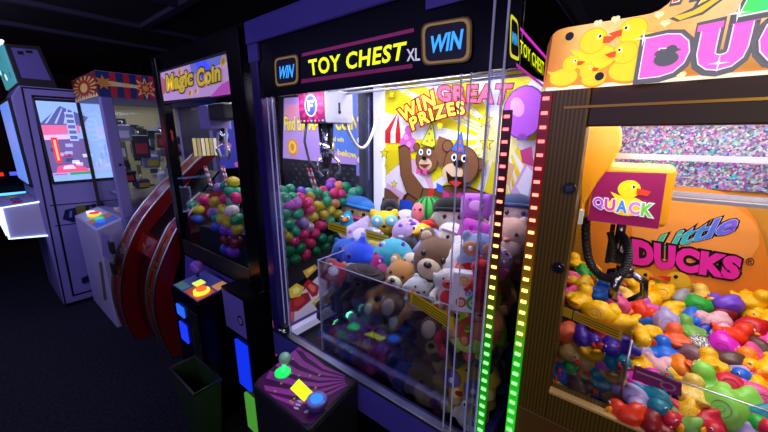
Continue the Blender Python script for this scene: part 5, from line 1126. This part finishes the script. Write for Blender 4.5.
        e=MB(); e.torus((0,0,.06),.29,.035,col=A,sz=.88); parts.append(('hat_band',e,'felt'))
    elif kind=='box':
        mb.box((0,0,0),(.80,.36,1.0))
    kx={'box':0,'cushion':0,'hat':.05}.get(kind,.042)
    if name is None: name={'bear':'plush_bear','dog':'plush_dog','cat':'plush_cat','round':'round_plush','patterned':'plush_ball','melon':'watermelon_plush','doll':'plush_doll','goggles':'plush_monster','bird':'plush_bird','cushion':'plush_cushion','long':'plush_doll','hat':'plush_hat','box':'toy_box'}[kind]
    me=bake(mb,kx,name,'plush') if kx else mb.mesh(name)
    if not kx: me.materials.append(MATS['plush' if kind!='box' else 'rubber'])
    o=bpy.data.objects.new(name,me); COL.objects.link(o); o.location=p; o.scale=[s*k for k in scale]; o.color=hx(col)
    o.rotation_euler=(Matrix.Rotation(a,3,'Z')@Matrix.Rotation(pitch,3,'X')@Matrix.Rotation(tilt,3,'Y')).to_euler()
    B_=Matrix.LocRotScale(None,o.rotation_euler,o.scale); cs=[B_@v.co for v in me.vertices]
    for _,e,_m in parts: cs+=[B_@Vector(q) for q in e.v]
    ylo=min(c.y for c in cs); yhi=max(c.y for c in cs); xhi=max(c.x for c in cs); zlo=min(c.z for c in cs)
    if p.y+ylo<.905: k=(.905-ylo)/p.y; p=Vector((p.x*k,p.y*k,1.6+(p.z-1.6)*k))
    if p.y+yhi>1.685: k=(1.685-yhi)/p.y; p=Vector((p.x*k,p.y*k,1.6+(p.z-1.6)*k))
    p.x=min(p.x,xR-.012-xhi); p.z=max(p.z,.556-zlo); o.location=p
    tag(o,label,cat,'plush toys in the violet machine')
    for nm,e,m_ in parts:
        q=e.build(nm,m_,o)
    if kind=='box':
        b=o.modifiers.new('bevel','BEVEL'); b.width=.02
        art=Art('y',-.181,step=.002)
        art.poly(rect(-.38,-.48,.38,.48),hx('#ece6f2'))
        for c_,r_,hc in (((-.14,.30),.13,'#d8b84a'),((.17,.20),.17,'#5a2a9a'),((-.16,-.24),.13,'#d83a4a'),((.15,-.22),.19,'#3fb85a'),((-.02,.0),.07,'#3a7ad8')):
            art.ell(c_,r_,r_,hx(hc)); art.ell((c_[0],c_[1]-.01),r_*.62,r_*.6,hx('#e8c8a8')); art.ell((c_[0]-r_*.25,c_[1]),r_*.1,r_*.12,K); art.ell((c_[0]+r_*.25,c_[1]),r_*.1,r_*.12,K,up=False); art.poly([(c_[0]-r_*.25,c_[1]-r_*.25),(c_[0]+r_*.25,c_[1]-r_*.25),(c_[0],c_[1]-r_*.4)],hx('#a02a3a'),False)
        q=art.mb.build('printed_faces','print',o)
    return o
TOYS=[
('doll',(-1.469,1.56,1.117),.25,'#d8b08a','tan-faced plush in a blue cap, topmost at the back left of the toy pile',dict(acc='#3a86e0',face='#e84ab0',pitch=-.1,tilt=.25)),
('bird',(-1.397,1.4,1.073),.15,'#1f9ac8','small teal bird plush with orange beak beside the left caution label',dict(face='#f08a2a',acc='#1f9ac8',turn=-.3)),
('cushion',(-1.226,1.33,1.039),.20,'#c8b8ec','lavender printed cushion under the blue-capped plush',dict(face='#e8d8f8',acc='#9a5ac8',tilt=-.5,pitch=-.5)),
('goggles',(-1.121,1.42,1.115),.18,'#f0d020','yellow plush with pale blue eye patches in the middle of the pile',dict(face='#7ac8e8',acc='#2a2430',pitch=-.35)),
('cat',(-1.216,1.6,1.158),.17,'#15131c','black cat-eared plush behind the yellow goggle-eyed one',dict(face='#3a3040')),
('dog',(-1.052,1.54,1.119),.19,'#d8d4e0','white dog plush with a dark ear against the tent picture',dict(face='#2a2630',turn=-.3)),
('patterned',(-0.916,1.36,1.108),.17,'#c8a8e8','lavender printed ball plush in front of the white dog',dict(face='#e8c8f0',acc='#8a6ad0')),
('melon',(-0.888,1.52,1.183),.20,'#3fae4a','watermelon-striped round plush with a pink face patch',dict(face='#f0808a',turn=.3)),
('bird',(-0.825,1.38,1.094),.19,'#f0d01e','yellow bird plush with a red crest below the watermelon plush',dict(face='#f0b020',acc='#e02a2a',turn=-.7)),
('cat',(-0.853,1.26,1.072),.17,'#1a1620','black and red plush left of the yellow bird plush',dict(face='#e83a3a',turn=-.9,tilt=.6)),
('doll',(-0.692,1.4,1.235),.22,'#e8d4c4','cream-faced doll in a black hat, upper of the stacked two',dict(acc='#121016',face='#a8b4e8',pitch=-.15)),
('doll',(-0.631,1.28,1.152),.19,'#e8d8cc','cream-faced doll with grey-blue clothing, below the black-hatted doll',dict(acc='#d8d0d8',face='#8a98d8',tilt=.35,pitch=-.4)),
('cushion',(-0.677,1.24,1.106),.17,'#9aa4e4','pale blue cushion printed with purple shapes, above the big brown bear',dict(face='#c8a8e8',acc='#6a4ac0',tilt=.6,pitch=-.6)),
('bear',(-0.561,1.45,1.197),.2,'#4a3428','dark brown bear plush with a pink tag area, right of the black hat',dict(face='#c86ad0',pitch=-.1)),
('cushion',(-0.555,1.35,1.3),.13,'#c86ae0','bright pink-violet heart tag cushion atop the dark brown bear',dict(face='#e8a8f0',acc='#a04ad0')),
('cushion',(-0.488,1.22,1.2),.16,'#d84ad0','magenta cushion above the white and red plush',dict(face='#e070d8',acc='#b02ab0',tilt=.2)),
('round',(-1.049,1.12,0.99),.23,'#1c4ae0','big bright blue round plush with a white patch, at the front left corner',dict(face='#e4e8ff',acc='#f0c070',tilt=-.5,turn=-.8,pitch=-.2)),
('cushion',(-1.067,0.975,0.981),.12,'#b83048','small red and white cushion at the corner of the clear partition',dict(face='#f0e8f0',acc='#f0e8f0',tilt=.35,pitch=-.6,turn=-.3)),
('patterned',(-0.863,1.16,1.043),.20,'#48b8d8','aqua ball plush printed with pink and violet shapes',dict(face='#8a5ad0',acc='#d83a9a')),
('goggles',(-1.049,1.26,1.03),.12,'#d8c848','small mustard plush tucked above the aqua ball',dict(face='#8a8a98',acc='#4a4458')),
('dog',(-1.048,1.18,1.025),.12,'#a8a8b8','small grey plush between the blue plush and the aqua ball',dict(face='#e8e0e8')),
('bear',(-0.581,1.06,1.128),.30,'#7a5640','big furry brown bear plush behind the yellow caution label',dict(face='#d8c0a4',turn=-.35,tilt=.2,pitch=-.35)),
('bear',(-0.71,1.01,1.043),.21,'#c88a4a','honey-brown bear plush with a cream belly, hugging the partition left of the big bear',dict(face='#e8ecd0',turn=-.5,pitch=-.35,tilt=.15)),
('round',(-0.612,0.985,1.026),.11,'#d8dce4','grey-white round plush with orange patch behind the caution label',dict(face='#f08a2a',acc='#3a3a48',tilt=.5)),
('hat',(-0.89,1.0,1.02),.19,'#1c1822','flat black-brimmed plush hat below the blue plush',dict(acc='#4a3a34',pitch=.1,tilt=.2,turn=0)),
('dog',(-0.895,0.985,0.963),.15,'#4a3630','dark brown dog plush under the black brim',dict(face='#6a5244',turn=-.4)),
('bird',(-0.541,1.16,1.103),.14,'#e8c41e','yellow and black bird plush right of the big bear',dict(face='#201a20',acc='#201a20',turn=.8)),
('round',(-0.461,1.14,1.121),.22,'#f0e8ec','white round plush with a red patch above the printed toy box',dict(face='#e02a3a',acc='#d82a3a',pitch=-.6)),
('box',(-0.409,0.975,1.089),.135,'#e8e0ee','white toy box printed with cartoon faces, by the right front post',dict(turn=.1,pitch=-.12,tilt=.05)),
('dog',(-0.496,1.0,1.08),.12,'#e8e0e0','small white plush left of the printed toy box',dict(face='#d83a3a')),
('long',(-0.345,0.92,1.151),.13,'#c81c28','thin red doll at the right of the printed toy box',dict(acc='#c81c28',face='#a01420')),
('goggles',(-0.415,1.08,1.205),.15,'#9aa8d8','grey-blue plush beside the magenta cushion',dict(face='#c88a6a',acc='#e86a4a')),
('doll',(-0.432,1.5,1.264),.22,'#e8c4b8','pale pink doll seen through the right side glass, uppermost',dict(acc='#3a4a70',face='#e8c0c8')),
('round',(-0.373,1.28,1.199),.19,'#f0b8a8','peach round plush behind the upper LED strip',dict(face='#f4d8cc',acc='#e88a6a')),
('bird',(-0.345,1.4,1.183),.18,'#3a78d8','blue bird plush through the right side glass below the pink doll',dict(face='#5ad0a0',acc='#2a5ad0',turn=-.8)),
('patterned',(-0.314,1.36,1.105),.22,'#a8c4f0','pale blue ball plush through the right side glass',dict(face='#d8e4ff',acc='#e88ac8')),
('long',(-0.3,1.2,1.079),.24,'#e8dcb0','cream doll with pink hair behind the right side glass',dict(acc='#e86ac8',face='#d8e8a0')),
('bear',(-0.349,1.16,1.111),.17,'#b06a34','orange-brown bear plush directly behind the LED strip',dict(face='#e8a870')),
('bear',(-0.296,1.02,1.088),.19,'#e8864a','orange bear plush lower behind the LED strip',dict(face='#f0b080')),
('round',(-0.27,1.05,0.943),.24,'#a8d81e','lime green round plush low behind the right side glass',dict(face='#c8ec5a',acc='#6aa010')),
('cushion',(-0.284,1.3,0.961),.18,'#b88ad8','lilac cushion behind the pink-haired doll',dict(face='#e8d0f4',acc='#6a9ae0')),
('dog',(-0.264,1.22,0.866),.18,'#3a6ad8','blue dog plush right of the lime green plush',dict(face='#d8d8e8')),
('cushion',(-0.232,1.05,0.859),.2,'#c8b4dc','pale violet cushion under the lime green plush',dict(face='#5ae08a',acc='#d86a8a',tilt=.5)),
('bear',(-0.245,0.98,0.8),.2,'#a88a30','mustard bear plush at the bottom right corner',dict(face='#d8c070')),
('long',(-0.276,1.35,0.874),.22,'#d86a9a','rose doll at the far end of the right side glass',dict(acc='#7a4ad8',face='#e8a0c8')),
('patterned',(-1.11,1.3,1.057),.13,'#8a9ae0','periwinkle printed ball plush below the yellow goggle-eyed one',dict(face='#e8e0ff',acc='#d86ab8')),
('cat',(-0.955,1.3,1.061),.12,'#e8a8c8','rose cat plush left of the black and red one',dict(face='#f8e0ec',tilt=.4)),
('dog',(-0.757,1.16,1.049),.13,'#e8dcd0','cream dog plush between aqua ball and big brown bear',dict(face='#f08aa8',turn=-.4)),
('round',(-0.931,1.5,1.101),.12,'#6ac0a8','sea-green round plush tucked left of the yellow bird plush',dict(face='#c8f0e0',acc='#f0c040')),
('bird',(-0.786,1.46,1.146),.11,'#e86a3a','orange bird plush squeezed left of the black-hatted doll',dict(face='#f0d020',acc='#c83a1a')),
('bear',(-0.626,1.42,1.182),.13,'#c8b8e0','pale lilac bear plush behind the magenta cushion',dict(face='#f0e8f8')),
('dog',(-0.497,1.14,1.169),.12,'#d0c0d8','pale mauve dog plush left of the grey-blue one',dict(face='#e88a8a',tilt=-.3)),
('cushion',(-0.859,1.08,1.021),.12,'#d83a98','deep pink cushion under the aqua ball',dict(face='#f07ac0',acc='#f0e0f0',tilt=.4)),
('round',(-1.219,1.2,0.992),.14,'#2a6ad8','blue round plush against the left glass beneath the caution label',dict(face='#6aa0f0')),
('patterned',(-0.379,1.12,1.156),.13,'#d8a8d8','mauve printed ball plush just left of the LED strip',dict(face='#f0d8f0',acc='#b84a90')),
('cat',(-0.458,1.3,1.212),.14,'#8a6a58','brown cat plush left of the LED strip under the pink tag cushion',dict(face='#d8c0a8')),
('bear',(-0.306,0.98,1.016),.13,'#b84a2a','rust bear plush just behind the front post',dict(face='#e08a5a')),
('dog',(-0.249,1.36,0.738),.18,'#c8a8e8','lilac dog plush low at the far end of the right side glass',dict(face='#f0e0f8')),
('round',(-0.215,1.1,0.705),.2,'#5a9ad8','sky blue round plush at the bottom of the right side glass',dict(face='#d8e8f8')),
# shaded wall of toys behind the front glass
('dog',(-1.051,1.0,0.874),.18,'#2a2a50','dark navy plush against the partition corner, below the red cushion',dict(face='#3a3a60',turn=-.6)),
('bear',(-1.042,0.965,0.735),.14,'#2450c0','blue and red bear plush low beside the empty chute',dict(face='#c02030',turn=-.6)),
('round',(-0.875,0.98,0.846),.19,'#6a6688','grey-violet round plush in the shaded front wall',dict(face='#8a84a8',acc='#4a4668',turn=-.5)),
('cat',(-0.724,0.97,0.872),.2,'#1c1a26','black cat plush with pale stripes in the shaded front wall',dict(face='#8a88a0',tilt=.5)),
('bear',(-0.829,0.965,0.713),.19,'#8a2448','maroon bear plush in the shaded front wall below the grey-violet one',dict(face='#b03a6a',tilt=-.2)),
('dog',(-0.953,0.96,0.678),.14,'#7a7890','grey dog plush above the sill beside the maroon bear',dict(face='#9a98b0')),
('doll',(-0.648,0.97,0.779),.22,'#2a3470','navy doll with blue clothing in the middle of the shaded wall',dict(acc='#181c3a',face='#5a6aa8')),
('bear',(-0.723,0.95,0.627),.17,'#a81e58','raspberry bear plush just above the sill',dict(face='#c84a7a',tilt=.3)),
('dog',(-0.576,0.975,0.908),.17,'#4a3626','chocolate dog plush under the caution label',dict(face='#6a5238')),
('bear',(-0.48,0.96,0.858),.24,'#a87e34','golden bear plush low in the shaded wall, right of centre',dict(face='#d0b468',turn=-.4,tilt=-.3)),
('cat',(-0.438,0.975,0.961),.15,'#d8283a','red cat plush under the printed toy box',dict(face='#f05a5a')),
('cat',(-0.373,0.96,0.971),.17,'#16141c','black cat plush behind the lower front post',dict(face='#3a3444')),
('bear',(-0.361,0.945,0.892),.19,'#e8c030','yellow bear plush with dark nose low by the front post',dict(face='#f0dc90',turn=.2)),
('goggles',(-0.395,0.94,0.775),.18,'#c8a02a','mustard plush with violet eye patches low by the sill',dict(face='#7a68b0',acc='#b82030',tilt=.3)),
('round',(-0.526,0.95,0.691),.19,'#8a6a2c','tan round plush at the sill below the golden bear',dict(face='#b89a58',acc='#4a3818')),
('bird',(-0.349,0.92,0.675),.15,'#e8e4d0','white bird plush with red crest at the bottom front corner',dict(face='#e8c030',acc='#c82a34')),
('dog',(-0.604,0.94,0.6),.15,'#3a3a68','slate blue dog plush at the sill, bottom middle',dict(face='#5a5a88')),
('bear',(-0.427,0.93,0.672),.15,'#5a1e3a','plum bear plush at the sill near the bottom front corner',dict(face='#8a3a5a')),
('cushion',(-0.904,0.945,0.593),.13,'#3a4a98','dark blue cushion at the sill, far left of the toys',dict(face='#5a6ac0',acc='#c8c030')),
]
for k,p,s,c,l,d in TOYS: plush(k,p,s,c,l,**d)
# dark filler mound under the toys, put in so no gaps show
mb=MB(); mb.hexa([(-1.03,1.05,.55),(xR-.06,1.05,.55),(xR-.06,1.66,.55),(-1.30,1.66,.55),(-1.0,1.10,.88),(xR-.12,1.05,.84),(xR-.14,1.66,1.02),(-1.28,1.66,1.04)],hx('#171521')); mb.build('filler_mound','plain',T)

# ================================================================ LIGHT
w=bpy.data.worlds.new('world'); SC.world=w; w.use_nodes=True
w.node_tree.nodes['Background'].inputs[0].default_value=(.012,.012,.03,1); w.node_tree.nodes['Background'].inputs[1].default_value=.3
area('lamp_toy',(-.85,1.40,1.90),.8,11,(.86,.86,1.0),(-.85,1.34,.9),.4)
area('lamp_toy_front',(-.85,.93,1.755),.9,2.0,(.90,.90,1.0),(-.85,1.69,1.35),.05)
area('lamp_duck',(.16,1.2,1.64),.6,5.2,(1.0,.95,.92),(.16,1.2,1.0),.4)
area('lamp_duck_front',(.16,.93,1.6),.6,1.0,(1.0,.95,.9),(.16,1.3,1.0),.06)
area('lamp_egg',(-1.95,1.3,1.93),.7,6,(.85,.80,1.0),(-1.85,1.3,1.0),.5)
area('lamp_prize',(-3.7,1.15,1.86),.5,2.2,(.9,.92,1.0),(-3.7,1.2,1.0),.5)
area('fill_aisle',(-2.6,-1.0,2.5),2.6,10,(.36,.32,1.0),(-2.8,.6,1.0),1.0).data.specular_factor=.25  # added violet ambient fill over the aisle, no fixture for it
area('fill_aisle_right',(-.6,-1.5,2.0),1.4,12,(.44,.40,1.0),(-.8,.9,.8),.8).data.specular_factor=.25  # added fill from the viewer's side to lift the dark machine fronts
area('fill_warm',(.7,-.7,1.9),.6,7,(1.0,.86,.64),(.1,.9,1.0),.5).data.specular_factor=.2  # added warm fill for the duck machine's frame and chute
area('fill_left',(-3.0,-.5,2.3),.8,11,(.66,.62,1.0),(-4.15,.7,1.2),.5).data.specular_factor=.25  # added fill to brighten the leftmost cabinets
point('glow_joystick',(-1.09,.70,.69),.4,(.1,1.0,.35),.02)
point('glow_red',(-7.0,-.6,1.6),5,(1.0,.12,.10),.2)
# ================================================================ CAMERA
cam=bpy.data.cameras.new('camera'); co=bpy.data.objects.new('camera',cam); COL.objects.link(co); SC.camera=co
cam.sensor_width=36; cam.lens=329/768*36; cam.clip_start=.02
co.location=(0,0,1.6); co.rotation_euler=(PI/2-math.radians(13.8),0,math.radians(38.3))
SC.view_settings.view_transform='Standard'; SC.view_settings.look='None'; SC.view_settings.exposure=0
SC.cycles.transparent_max_bounces=32; SC.cycles.max_bounces=8; SC.cycles.caustics_reflective=False; SC.cycles.caustics_refractive=False; SC.cycles.sample_clamp_indirect=4
for o in list(SC.objects):
    if '_o' in o: del o['_o']
